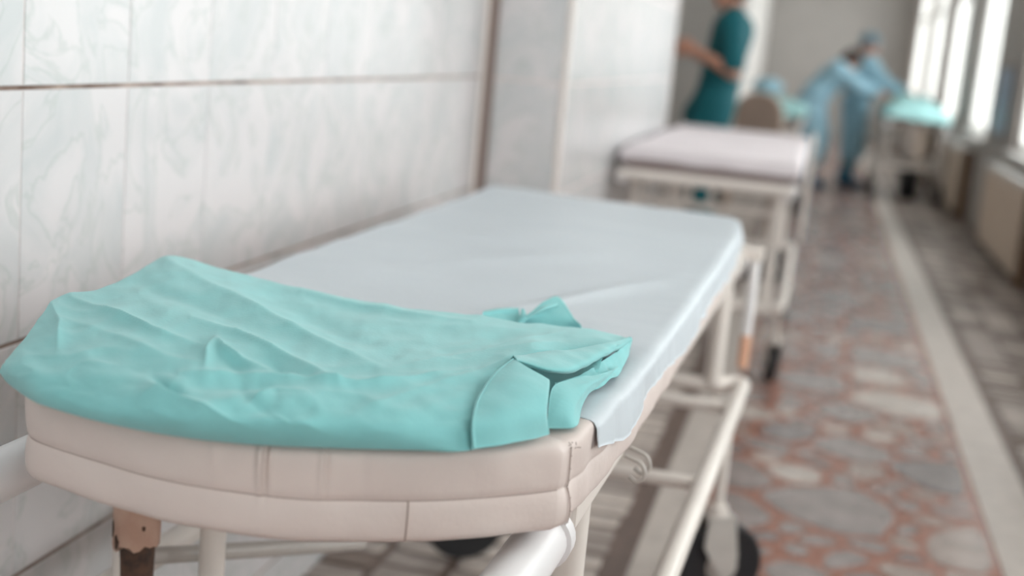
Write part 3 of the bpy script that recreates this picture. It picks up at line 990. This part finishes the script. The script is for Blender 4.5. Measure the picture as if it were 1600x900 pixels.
# second turn of the sleeve, to the right of the cuff
turn = patch([[W3(q) for q in r] for r in (
    [(855, 668, .855), (857, 640, .868), (860, 615, .878), (866, 602, .882), (880, 596, .882), (898, 590, .880)],
    [(876, 669, .8545), (878, 642, .867), (882, 618, .876), (890, 604, .879), (905, 596, .878), (922, 586, .876)],
    [(894, 669, .8545), (894, 648, .863), (900, 626, .870), (914, 606, .874), (930, 594, .874), (946, 582, .872)],
    [(903, 664, .8545), (901, 644, .861), (908, 624, .866), (926, 604, .869), (942, 592, .869), (958, 578, .868)],
    [(906, 652, .8545), (910, 634, .858), (922, 614, .861), (938, 600, .863), (952, 588, .864), (966, 572, .864)])], 60, 60)
gpart('sleeve_turn', crumple(turn, 0.0012, 45, 3.0))
# top fold that runs out to the pointed corner
topf = patch([[W3(q) for q in r] for r in (
    [(798, 561, .890), (850, 556, .886), (900, 545, .884), (946, 536, .882), (984, 526, .876)],
    [(802, 556, .895), (852, 548, .891), (900, 546, .888), (946, 537, .884), (985, 527, .876)],
    [(805, 558, .899), (858, 560, .895), (900, 562, .890), (946, 546, .884), (986, 530, .875)],
    [(808, 563, .899), (862, 576, .893), (900, 574, .887), (944, 555, .881), (985, 533, .873)],
    [(810, 568, .895), (862, 583, .886), (897, 581, .881), (940, 560, .876), (983, 536, .871)],
    [(808, 568, .889), (858, 578, .880), (894, 576, .876), (936, 560, .872), (980, 537, .869)])], 60, 90)
gpart('sleeve_fold', crumple(topf, 0.0016, 38, 6.0))
# lower zigzag folds below the corner
zig = patch([[W3(q) for q in r] for r in (
    [(866, 598, .872), (900, 588, .874), (930, 572, .874), (948, 560, .872), (966, 548, .872), (983, 534, .872)],
    [(880, 600, .868), (908, 594, .870), (938, 576, .871), (952, 572, .866), (972, 552, .868), (985, 540, .868)],
    [(900, 606, .863), (926, 598, .864), (950, 582, .866), (958, 582, .860), (978, 556, .863), (984, 548, .862)],
    [(916, 616, .857), (938, 606, .858), (956, 592, .859), (966, 586, .856), (978, 566, .857), (983, 556, .857)])], 60, 90)
gpart('sleeve_underfold', crumple(zig, 0.0022, 60, 9.0))
tipf = patch([[W3(q) for q in r] for r in (
    [(955, 548, .874), (972, 538, .875), (986, 526, .875)],
    [(964, 552, .866), (978, 542, .868), (988, 531, .871)],
    [(970, 560, .859), (980, 551, .861), (986, 540, .864)])], 20, 24)
gpart('corner_tip', tipf)
# tie and collar band showing behind the top edge
collar = patch([[W3(q) for q in r] for r in (
    [(818, 506, .858), (846, 508, .858), (880, 511, .857), (910, 514, .856)],
    [(820, 498, .866), (846, 492, .870), (876, 494, .869), (907, 509, .861)],
    [(822, 494, .870), (846, 478, .878), (872, 472, .881), (903, 505, .864)],
    [(828, 490, .871), (850, 471, .881), (873, 464, .885), (898, 500, .866)],
    [(836, 489, .868), (855, 472, .878), (876, 467, .881), (900, 502, .862)])], 44, 60)
gpart('collar_band', crumple(collar, 0.0010, 50, 2.0))
chem = patch([[W3(q) for q in r] for r in (
    [(822, 500, .8682), (846, 486, .8768), (872, 478, .8792)], [(824, 497, .8702), (848, 482, .8790), (873, 474, .8815)], [(826, 494, .8712), (849, 478, .8802), (873, 471, .8828)])], 10, 40)
gpart('collar_hem', chem)
tie = patch([[W3(q) for q in r] for r in (
    [(752, 506, .860), (780, 507, .860), (814, 508, .859)],
    [(754, 494, .867), (781, 491, .868), (812, 492, .866)],
    [(755, 487, .871), (782, 483, .873), (810, 482, .872)],
    [(758, 485, .868), (784, 481, .870), (812, 481, .869)])], 30, 36)
gpart('waist_tie', crumple(tie, 0.0010, 60, 5.0))
loopk = patch([[W3(q) for q in r] for r in (
    [(806, 505, .862), (812, 494, .869), (814, 483, .874)], [(812, 504, .863), (818, 494, .870), (818, 482, .875)],
    [(820, 505, .861), (824, 498, .866), (822, 489, .870)])], 16, 24)
gpart('tie_loop', loopk)

# ------------------------------------------------------------------ second gurney
BED2 = (-0.375, 4.76, 0.0)
g2 = gurney(BED2, 0.0, 'cream metal gurney with mauve pad under a white sheet, next to the tiled pier', hw=0.300, L=2.15, top=0.748, base=0.315, wr=0.07, y0=0.0, legx=0.265, flare=0.018, bar=0.028, leg_y=(0.14, 1.78))
fp = MATS['frame_paint']
tube('end_rail', [(-0.312, 0.0, 0.755), (0.318, 0.0, 0.755)], 0.021, fp, g2)
tube('end_rail', [(-0.275, 0.14, 0.655), (0.275, 0.14, 0.655)], 0.013, fp, g2)
for x in (-0.22, -0.13, -0.06, 0.02):
    tube('end_spindle', [(x, 0.14, 0.745), (x, 0.14, 0.655)], 0.011, fp, g2)
for y in (0.16, 1.70):
    box('side_guard', (0.352, y, 0.56), (0.372, y + 0.035, 0.885), fp, g2, 0.004)
tube('side_guard', [(0.362, 0.18, 0.70), (0.362, 1.72, 0.70)], 0.010, fp, g2)
box('pedal_unit', (0.12, 0.62, 0.32), (0.30, 0.86, 0.43), MATS['rubber'], g2, 0.012)
tube('cross_bar', [(-0.32, 0.74, 0.315), (0.32, 0.74, 0.315)], 0.014, fp, g2)
tube('floor_brace', [(-0.265, 0.10, 0.30), (0.33, 0.10, 0.30)], 0.020, fp, g2)
bm = bmesh.new(); add_box(bm, (-0.308, 0.03, 0.776), (0.318, 2.08, 0.842), 0.018)
set_smooth(from_bm('mattress', bm, MATS['pad_mauve'], g2), 50)

def drape(xa, xb, ya, yb, ztop, hang, nu=60, nv=90, amp=0.006, seed=0.0, zfun=None):
    """cloth over a pad: hang = (left, right, near, far)"""
    P = np.zeros((nu, nv, 3))
    wl, wr_, hn, hf = hang
    for i in range(nu):
        for j in range(nv):
            s = i / (nu - 1) * (xb - xa + wl + wr_) - wl
            t = j / (nv - 1) * (yb - ya + hn + hf) - hn
            nz = noise.noise(Vector((s * 5 + seed, t * 4, seed)))
            drop = 0.0; x = xa + s; y = ya + t
            if s < 0: drop = max(drop, -s); x = xa - 0.006
            if s > xb - xa: drop = max(drop, s - (xb - xa)); x = xb + 0.006
            if t < 0: drop = max(drop, -t); y = ya - 0.008
            if t > yb - ya: drop = max(drop, t - (yb - ya)); y = yb + 0.008
            drop *= 1 + 0.55 * noise.noise(Vector((s * 4, t * 4, seed + 7)))
            z = ztop - drop + amp * (nz * 0.5 + 0.5) * (1 if drop == 0 else 0.3)
            if zfun: z += zfun(s / (xb - xa), t / (yb - ya)) if drop == 0 else 0
            if drop > 0:
                k = min(1, drop / 0.05)
                w = 0.006 * k * math.sin(s * 40 + t * 37 + seed)
                if s < 0 or s > xb - xa: x += w + (0.004 if s > 0 else -0.004) * k
                else: y += w - (0.004 if t < 0 else -0.004) * k
            P[i, j] = (x, y, z)
    return P
bx, by = BED2[0], BED2[1]
sh2 = grid_mesh('bed_sheet', drape(bx - 0.310, bx + 0.322, by + 0.03, by + 2.09, 0.846, (0.035, 0.055, 0.036, 0.03), seed=1.3, amp=0.010), MATS['sheet_white'], thick=-0.002)
tag(sh2, 'pinkish white cotton sheet over the mauve pad of the gurney beside the tiled pier', 'sheet')

# ------------------------------------------------------------------ far gurneys
def far_gurney(origin, label, sheet_label, sheet_mat, seed, heap):
    g = gurney(origin, 0.0, label, hw=0.27, L=1.95, top=0.735, base=0.34, wr=0.09, legx=0.24, leg_y=(0.2, 1.7), bar=0.028, flare=0.042)
    bm = bmesh.new(); add_box(bm, (-0.28, 0.02, 0.763), (0.28, 1.93, 0.835), 0.018)
    set_smooth(from_bm('mattress', bm, MATS['pad_mauve'], g), 50)
    s = grid_mesh('bed_sheet', drape(origin[0] - 0.285, origin[0] + 0.285, origin[1] + 0.01, origin[1] + 1.93, 0.839, (0.05, 0.05, 0.05, 0.05), seed=seed, amp=0.02, zfun=heap), sheet_mat, thick=-0.002)
    tag(s, sheet_label, 'sheet')
    return g
bump = lambda a: (lambda u, v: a * max(0, math.sin(PI * min(1, max(0, u)))) ** 0.6 * max(0, math.sin(PI * min(1, max(0, v)))) ** 0.5 * (1 + 0.5 * noise.noise(Vector((u * 3, v * 6, a * 30)))))
far_gurney((-0.42, 10.6, 0), 'cream gurney under a turquoise cover, behind the brown round-backed chair', 'rumpled turquoise cover on the gurney behind the brown chair', MATS['turquoise_cloth'], 2.2, bump(0.06))
far_gurney((0.89, 12.9, 0), 'cream gurney heaped with turquoise cloth beneath the windows', 'heaped turquoise cover on the gurney beneath the windows', MATS['turquoise_cloth'], 4.7, bump(0.16))
bm = bmesh.new()
bmesh.ops.create_icosphere(bm, subdivisions=3, radius=1.0)
for v in bm.verts:
    n = 1 + 0.12 * noise.noise(v.co * 2.3)
    v.co = Vector((-0.46 + v.co.x * 0.13 * n, 11.3 + v.co.y * 0.2 * n, 1.005 + v.co.z * 0.075 * n))
pil = set_smooth(from_bm('pillow', bm, MATS['mask_blue']), 180)
tag(pil, 'light blue rumpled pillow lying on the turquoise cover', 'pillow')

# ------------------------------------------------------------------ chair with rounded back, seen from behind
ch = tag(empty('chair', (-0.40, 8.95, 0)), 'brown upholstered chair with a rounded back, standing behind the second gurney', 'chair')
def rounded_panel(w, z0, z1, y, t, n=28):
    bm = bmesh.new()
    pts = [(-w / 2, z0), (w / 2, z0)]
    r = w / 2
    for k in range(n + 1):
        a = PI * k / n
        pts.append((r * math.cos(a), z1 - r * 0.95 + r * 0.95 * math.sin(a)))
    a = [bm.verts.new((x, y, z)) for x, z in pts]; b = [bm.verts.new((x, y + t, z)) for x, z in pts]
    bm.faces.new(a); bm.faces.new(b)
    for k in range(len(pts)): bm.faces.new((a[k], a[(k + 1) % len(pts)], b[(k + 1) % len(pts)], b[k]))
    bmesh.ops.remove_doubles(bm, verts=bm.verts[:], dist=1e-5)
    return bm, pts
bm, pts = rounded_panel(0.30, 0.52, 0.99, 0.0, 0.045)
from_bm('backrest', bm, MATS['chair_cloth'], ch)
bm = bmesh.new(); add_tube(bm, [(x, 0.02, z) for x, z in pts[1:]] + [(-0.15, 0.02, 0.52)], 0.017, 10)
set_smooth(from_bm('back_frame', bm, MATS['chair_edge'], ch))
box('seat', (-0.19, 0.02, 0.42), (0.19, 0.42, 0.48), MATS['chair_cloth'], ch, 0.018)
for sx in (-0.16, 0.16):
    tube('leg', [(sx, 0.02, 0.54), (sx, 0.02, 0.30), (sx, -0.02, 0.0)], 0.013, MATS['chair_edge'], ch, bend=0.1)
    tube('leg', [(sx, 0.39, 0.43), (sx, 0.42, 0.0)], 0.013, MATS['chair_edge'], ch)

# ------------------------------------------------------------------ radiator covers below the windows, panel standing in for a sky reflection on the pier
def radiator(a, b, label):
    r = tag(empty('radiator_cover', (WALL_R, (a + b) / 2, 0)), label, 'radiator cover')
    h = (b - a) / 2
    box('front_panel', (-0.115, -h, 0.06), (-0.095, h, 0.60), MATS['cover_beige'], r, 0.004)
    for s in (-1, 1):
        box('end_panel', (-0.095, s * h - 0.012, 0.0), (-0.001, s * h + 0.012, 0.60), MATS['cover_brown'], r, 0.003)
    box('top_board', (-0.130, -h - 0.02, 0.60), (-0.001, h + 0.02, 0.632), MATS['paint_white'], r, 0.006)
    n = int(2 * h / 0.12)
    for k in range(n):
        y = -h + (k + 0.5) * 2 * h / n
        box('slat', (-0.121, y - 0.045, 0.12), (-0.115, y + 0.045, 0.54), MATS['cover_beige'], r, 0.002)
    for s in (-1, 1):
        box('foot', (-0.112, s * (h - 0.1) - 0.03, 0.0), (-0.098, s * (h - 0.1) + 0.03, 0.06), MATS['cover_brown'], r)
radiator(8.35, 10.25, 'beige radiator cover below the window next to the blue wall board')
radiator(12.2, 14.3, 'beige radiator cover under the window beside the heaped turquoise gurney')
radiator(15.9, 17.8, 'beige radiator cover below the windows past the turquoise-heaped gurney')
bb = tag(empty('wall_board', (WALL_R - 0.001, 10.75, 0.82)), 'pale blue board hung on the grey pier between two windows', 'board')  # added panel with frame, its blue imitates sky reflected on the pier
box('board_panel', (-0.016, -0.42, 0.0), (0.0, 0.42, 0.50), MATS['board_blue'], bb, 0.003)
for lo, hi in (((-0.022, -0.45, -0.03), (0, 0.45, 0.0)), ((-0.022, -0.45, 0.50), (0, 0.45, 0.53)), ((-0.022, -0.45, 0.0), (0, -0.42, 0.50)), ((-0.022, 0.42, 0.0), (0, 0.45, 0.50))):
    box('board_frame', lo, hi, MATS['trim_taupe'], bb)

bn = tag(empty('waste_bin', (0.93, 13.55, 0)), 'black waste bin on the floor under the heaped turquoise gurney', 'bin')
bm = bmesh.new(); lathe(bm, [(0.085, 0.0), (0.088, 0.004), (0.105, 0.27), (0.099, 0.27), (0.084, 0.012), (0.01, 0.010)], (0, 0, 0), 'z', 28)
set_smooth(from_bm('bin_body', bm, MATS['rubber'], bn), 35)
bm = bmesh.new(); lathe(bm, [(0.108, 0.262), (0.110, 0.268), (0.110, 0.276), (0.104, 0.280)], (0, 0, 0), 'z', 28)
set_smooth(from_bm('rim', bm, MATS['rubber'], bn), 35)
# ------------------------------------------------------------------ people
def add_capsule(bm, p0, p1, r0, r1, seg=14):
    p0, p1 = Vector(p0), Vector(p1)
    d = p1 - p0
    L = max(d.length, 1e-4); d.normalize()
    pts, rs = [], []
    for k in range(6):
        a = PI / 2 * (1 - k / 5)
        pts.append(p0 - d * (r0 * math.sin(a))); rs.append(max(r0 * math.cos(a), r0 * 0.04))
    for k in range(1, 6):
        a = PI / 2 * k / 5
        pts.append(p1 + d * (r1 * math.sin(a))); rs.append(max(r1 * math.cos(a), r1 * 0.04))
    pts.insert(6, p0 + d * (L * 0.5)); rs.insert(6, (r0 + r1) / 2)
    pts.insert(7, p1 * 1.0); rs.insert(7, r1)
    add_tube(bm, pts, rs, seg)
def add_ell(bm, c, r, rot=None):
    t = bmesh.new()
    bmesh.ops.create_icosphere(t, subdivisions=3, radius=1.0)
    m = (rot.to_matrix() if rot else Matrix.Identity(3))
    for v in t.verts:
        v.co = Vector(c) + m @ Vector((v.co.x * r[0], v.co.y * r[1], v.co.z * r[2]))
    merge(bm, t)
def blob(name, parts, voxel, material, parent, smooth=6):
    bm = bmesh.new()
    for p in parts:
        if p[0] == 'c': add_capsule(bm, *p[1:])
        else: add_ell(bm, *p[1:])
    bmesh.ops.recalc_face_normals(bm, faces=bm.faces[:])
    me = bpy.data.meshes.new(name + '_src'); bm.to_mesh(me); bm.free()
    o = bpy.data.objects.new('src', me); COL.objects.link(o)
    md = o.modifiers.new('r', 'REMESH'); md.mode = 'VOXEL'; md.voxel_size = voxel
    ms = o.modifiers.new('s', 'SMOOTH'); ms.factor = 0.5; ms.iterations = smooth
    dg = bpy.context.evaluated_depsgraph_get()
    res = bpy.data.meshes.new_from_object(o.evaluated_get(dg))
    bpy.data.objects.remove(o); bpy.data.meshes.remove(me)
    res.name = name
    res.materials.clear()
    return new_obj(name, res, material, parent, smooth=True)
V3 = Vector
def hand_parts(wrist, d, palm_n, side, curl=0.35):
    """palm, four unequal bent fingers and a thumb at the side of the palm"""
    d = V3(d).normalized(); n = V3(palm_n); n = (n - d * n.dot(d)).normalized(); s = d.cross(n).normalized() * side
    w = V3(wrist); out = []
    for k in (-1, -0.33, 0.33, 1):
        out.append(('c', w + s * 0.010 * k, w + d * 0.085 + s * 0.030 * k, 0.015, 0.0125))
    for k, L in zip((-1, -0.33, 0.33, 1), (0.060, 0.074, 0.080, 0.070)):
        b = w + d * 0.088 + s * 0.030 * k
        m = b + (d * math.cos(curl) + n * math.sin(curl)) * L * 0.55
        e = m + (d * math.cos(curl * 2.2) + n * math.sin(curl * 2.2)) * L * 0.45
        out += [('c', b, m, 0.0098, 0.0090), ('c', m, e, 0.0090, 0.0078)]
    b = w + d * 0.030 + s * 0.026
    m = b + (d * 0.70 + s * 0.62 + n * 0.25).normalized() * 0.042
    e = m + (d * 0.88 + s * 0.20 + n * 0.40).normalized() * 0.034
    out += [('c', b, m, 0.0125, 0.0108), ('c', m, e, 0.0108, 0.0088)]
    return out
def head_parts(c, tilt):
    """c head centre, tilt: forward pitch (radians)"""
    q = Euler((0, tilt, 0)); m = q.to_matrix(); c = V3(c)
    P = lambda x, y, z: c + m @ V3((x, y, z))
    out = [('e', P(-0.012, 0, 0.022), (0.098, 0.076, 0.098), q), ('e', P(0.022, 0, -0.045), (0.068, 0.058, 0.072), q), ('c', P(0.06, 0, -0.085), P(0.066, 0, -0.095), 0.024, 0.022),
           ('c', P(0.083, 0, 0.018), P(0.104, 0, -0.022), 0.009, 0.014)]
    for s in (-1, 1):
        out += [('e', P(-0.005, s * 0.078, -0.008), (0.018, 0.010, 0.031), q), ('c', P(0.078, s * 0.018, 0.034), P(0.070, s * 0.045, 0.034), 0.010, 0.009), ('c', P(0.060, s * 0.04, -0.03), P(0.055, s * 0.042, -0.036), 0.02, 0.02)]
    return out, P, q
def torso_parts(pel, sh, f=1.0, w=1.0):
    pel, sh = V3(pel), V3(sh)
    mid = (pel + sh) / 2
    o = []
    for s in (-1, 1):
        o += [('c', pel + V3((0, s * 0.075 * w, 0)), mid + V3((0, s * 0.070 * w, 0)), 0.105 * f, 0.100 * f),
              ('c', mid + V3((0, s * 0.070 * w, 0)), sh + V3((0, s * 0.100 * w, -0.07)), 0.100 * f, 0.105 * f),
              ('c', sh + V3((0, s * 0.02, 0.01)), sh + V3((0, s * 0.165 * w, -0.015)), 0.060 * f, 0.055 * f)]
    return o
def person(loc, rz, label, J, style):
    p = tag(empty('person', loc, rz), label, 'person')
    pel, sh, hd = V3(J['pelvis']), V3(J['shoulder']), V3(J['head'])
    tilt = J.get('tilt', 0.0)
    hp, P, q = head_parts(hd, tilt)
    body = torso_parts(pel, sh, 0.92) + hp + [('c', sh + V3((0, 0, 0.0)), P(-0.02, 0, -0.06), 0.055, 0.050)]
    sl = []; arm_cl = []; leg_cl = []
    for s, k in ((1, 'l'), (-1, 'r')):
        a = sh + V3((0, s * 0.175, -0.02)); e = V3(J['elbow_' + k]); h = V3(J['hand_' + k])
        d = (h - e).normalized()
        body += [('c', a, e, 0.050, 0.041), ('c', e, h, 0.041, 0.027)]
        body += hand_parts(h, d, J.get('palm_' + k, (0, -s, -0.3)), s, J.get('curl', 0.4))
        arm_cl.append((a, e, h))
        hip = pel + V3((0, s * 0.09, -0.02)); kn = V3(J['knee_' + k]); an = V3(J['ankle_' + k])
        body += [('c', hip, kn, 0.086, 0.056), ('c', kn, kn * 0.65 + an * 0.35 + V3((-0.015, 0, 0)), 0.055, 0.053), ('c', kn * 0.65 + an * 0.35 + V3((-0.015, 0, 0)), an, 0.053, 0.036),
                 ('c', an + V3((-0.03, 0, -0.045)), an + V3((0.15, 0, -0.062)), 0.034, 0.026)]
        leg_cl.append((hip, kn, an))
    blob('body', body, 0.008, MATS['skin'], p, 4)
    top = []
    if style['top'] == 'shirt':
        top += torso_parts(pel + V3((0, 0, 0.02)), sh + V3((0, 0, 0.005)), 1.16)
        for s in (-1, 1): top.append(('c', pel + V3((0.01, s * 0.075, 0.0)), pel + V3((0.035, s * 0.08, -0.10)), 0.125, 0.125)); top.append(('c', pel + V3((0.05, s * 0.06, -0.04)), pel + V3((0.075, s * 0.06, -0.095)), 0.105, 0.11))
        for a, e, h in arm_cl: top.append(('c', a, a.lerp(e, 0.80), 0.080, 0.072))
    else:
        top += torso_parts(pel, sh + V3((0, 0, 0.0)), 1.38)
        for (hip, kn, an) in (leg_cl if style['top'] == 'gown' else []):
            top += [('c', hip, kn, 0.155, 0.130), ('c', kn, kn.lerp(an, 0.40), 0.130, 0.120)]
        if style['top'] == 'gown': top.append(('c', pel, (leg_cl[0][1] + leg_cl[1][1]) / 2 + V3((0, 0, -0.1)), 0.13, 0.14))
        for a, e, h in arm_cl: top += [('c', a, e, 0.090, 0.074), ('c', e, e.lerp(h, 0.93), 0.074, 0.050)]
    t = blob('shirt' if style['top'] == 'shirt' else 'gown', top, 0.012, MATS[style['top_mat']], p, 5)
    if style['top'] != 'shirt':
        bl = []
        m = pel.lerp(sh, 0.22); n = 20; ax = (sh - pel).normalized()
        u = V3((0, 1, 0)); v = ax.cross(u).normalized()
        bm = bmesh.new()
        pts = [m + u * 0.235 * math.cos(2 * PI * k / n) + v * 0.160 * math.sin(2 * PI * k / n) for k in range(n + 1)]
        add_tube(bm, pts, 0.016, 8, cap=False)
        set_smooth(from_bm('waist_tie', bm, MATS['mask_blue'], t))
    for (hip, kn, an) in leg_cl:
        blob('trouser_leg', [('c', hip, kn, 0.125, 0.095), ('c', kn, an + V3((0, 0, 0.03)), 0.095, 0.070)], 0.012, MATS[style['leg_mat']], p, 3)
    for s, (hip, kn, an) in zip((1, -1), leg_cl):
        g = -an.z
        blob('shoe', [('c', an + V3((-0.045, 0, 0)), an + V3((0.05, 0, -0.02)), 0.048, 0.045), ('c', V3((an.x - 0.05, an.y, 0.040)), V3((an.x + 0.10, an.y, 0.040)), 0.040, 0.040), ('c', V3((an.x + 0.10, an.y, 0.038)), V3((an.x + 0.165, an.y, 0.034)), 0.040, 0.033)], 0.009, MATS[style['shoe_mat']], p, 2)
    for s in (-1, 1):
        bm = bmesh.new(); bmesh.ops.create_uvsphere(bm, u_segments=12, v_segments=8, radius=0.0125, matrix=Matrix.Translation(P(0.078, s * 0.032, 0.014)))
        e = from_bm('eye', bm, MATS['eye_white'], p, smooth=True)
        bm = bmesh.new(); bmesh.ops.create_uvsphere(bm, u_segments=10, v_segments=6, radius=0.006, matrix=Matrix.Translation(P(0.0875, s * 0.032, 0.014)))
        from_bm('iris', bm, MATS['hair_dark'], e, smooth=True)
    if style.get('mask'):
        blob('face_mask', [('e', P(0.055, 0, -0.048), (0.052, 0.060, 0.050), q), ('c', P(0.09, 0, -0.02), P(0.092, 0, -0.05), 0.022, 0.02)], 0.007, MATS['mask_blue'], p, 3)
    else:
        bm = bmesh.new(); add_tube(bm, [P(0.086, -0.024, -0.060), P(0.092, 0, -0.058), P(0.086, 0.024, -0.060)], [0.003, 0.006, 0.003], 8)
        from_bm('mouth', bm, MATS['lip'], p, smooth=True)
    if style.get('hair'):
        blob('hair', [('e', P(-0.022, 0, 0.036), (0.104, 0.084, 0.098), q), ('e', P(-0.045, 0, -0.02), (0.070, 0.074, 0.070), q)], 0.008, MATS['hair_dark'], p, 2)
    if style.get('cap'):
        blob('surgical_cap', [('e', P(-0.018, 0, 0.050), (0.106, 0.088, 0.090), q), ('e', P(-0.045, 0, 0.02), (0.080, 0.080, 0.075), q)], 0.008, MATS['cap_blue'], p, 2)
        blob('hair', [('e', P(-0.050, 0, -0.035), (0.055, 0.068, 0.055), q)], 0.008, MATS['hair_dark'], p, 2)
    return p
person((-0.62, 8.0, 0), PI, 'person in dark teal scrubs standing behind the second gurney, forearm raised', dict(
    pelvis=(0.0, 0, 0.95), shoulder=(-0.055, 0, 1.43), head=(0.0, 0, 1.605), tilt=0.25,
    elbow_l=(-0.105, 0.25, 1.12), hand_l=(0.12, 0.20, 1.225), elbow_r=(-0.03, -0.25, 1.13), hand_r=(0.19, -0.12, 1.22),
    knee_l=(0.03, 0.10, 0.51), ankle_l=(-0.01, 0.11, 0.085), knee_r=(0.05, -0.10, 0.51), ankle_r=(0.03, -0.11, 0.085)),
    dict(top='shirt', top_mat='scrub_teal', leg_mat='scrub_teal', shoe_mat='shoe_blue', hair=True))
person((-0.02, 13.75, 0), 0.0, 'person in long light blue surgical gown bent forward with head lowered and arms reaching out', dict(
    pelvis=(-0.09, 0, 0.86), shoulder=(0.13, 0, 1.21), head=(0.24, 0, 1.27), tilt=0.85,
    elbow_l=(0.34, 0.20, 1.00), hand_l=(0.50, 0.12, 1.00), elbow_r=(0.36, -0.20, 1.05), hand_r=(0.54, -0.14, 1.02), palm_l=(0.2, 0, -1), palm_r=(0.2, 0, -1),
    knee_l=(0.02, 0.11, 0.47), ankle_l=(-0.04, 0.12, 0.085), knee_r=(-0.02, -0.11, 0.47), ankle_r=(-0.03, -0.12, 0.085)),
    dict(top='gown', top_mat='gown_blue', leg_mat='trouser_blue', shoe_mat='shoe_blue', mask=True, hair=True))
person((0.385, 14.35, 0), 0.0, 'person in light blue gown and surgical cap leaning over the heaped turquoise gurney', dict(
    pelvis=(-0.05, 0, 0.90), shoulder=(0.03, 0, 1.29), head=(0.02, 0, 1.47), tilt=0.35,
    elbow_l=(0.22, 0.22, 1.08), hand_l=(0.38, 0.14, 1.05), elbow_r=(0.24, -0.23, 1.08), hand_r=(0.40, -0.14, 1.05), palm_l=(0.2, 0, -1), palm_r=(0.2, 0, -1),
    knee_l=(0.0, 0.10, 0.49), ankle_l=(-0.05, 0.11, 0.085), knee_r=(-0.02, -0.10, 0.49), ankle_r=(-0.04, -0.11, 0.085)),
    dict(top='gown', top_mat='gown_blue', leg_mat='trouser_blue', shoe_mat='shoe_blue', mask=False, cap=True))
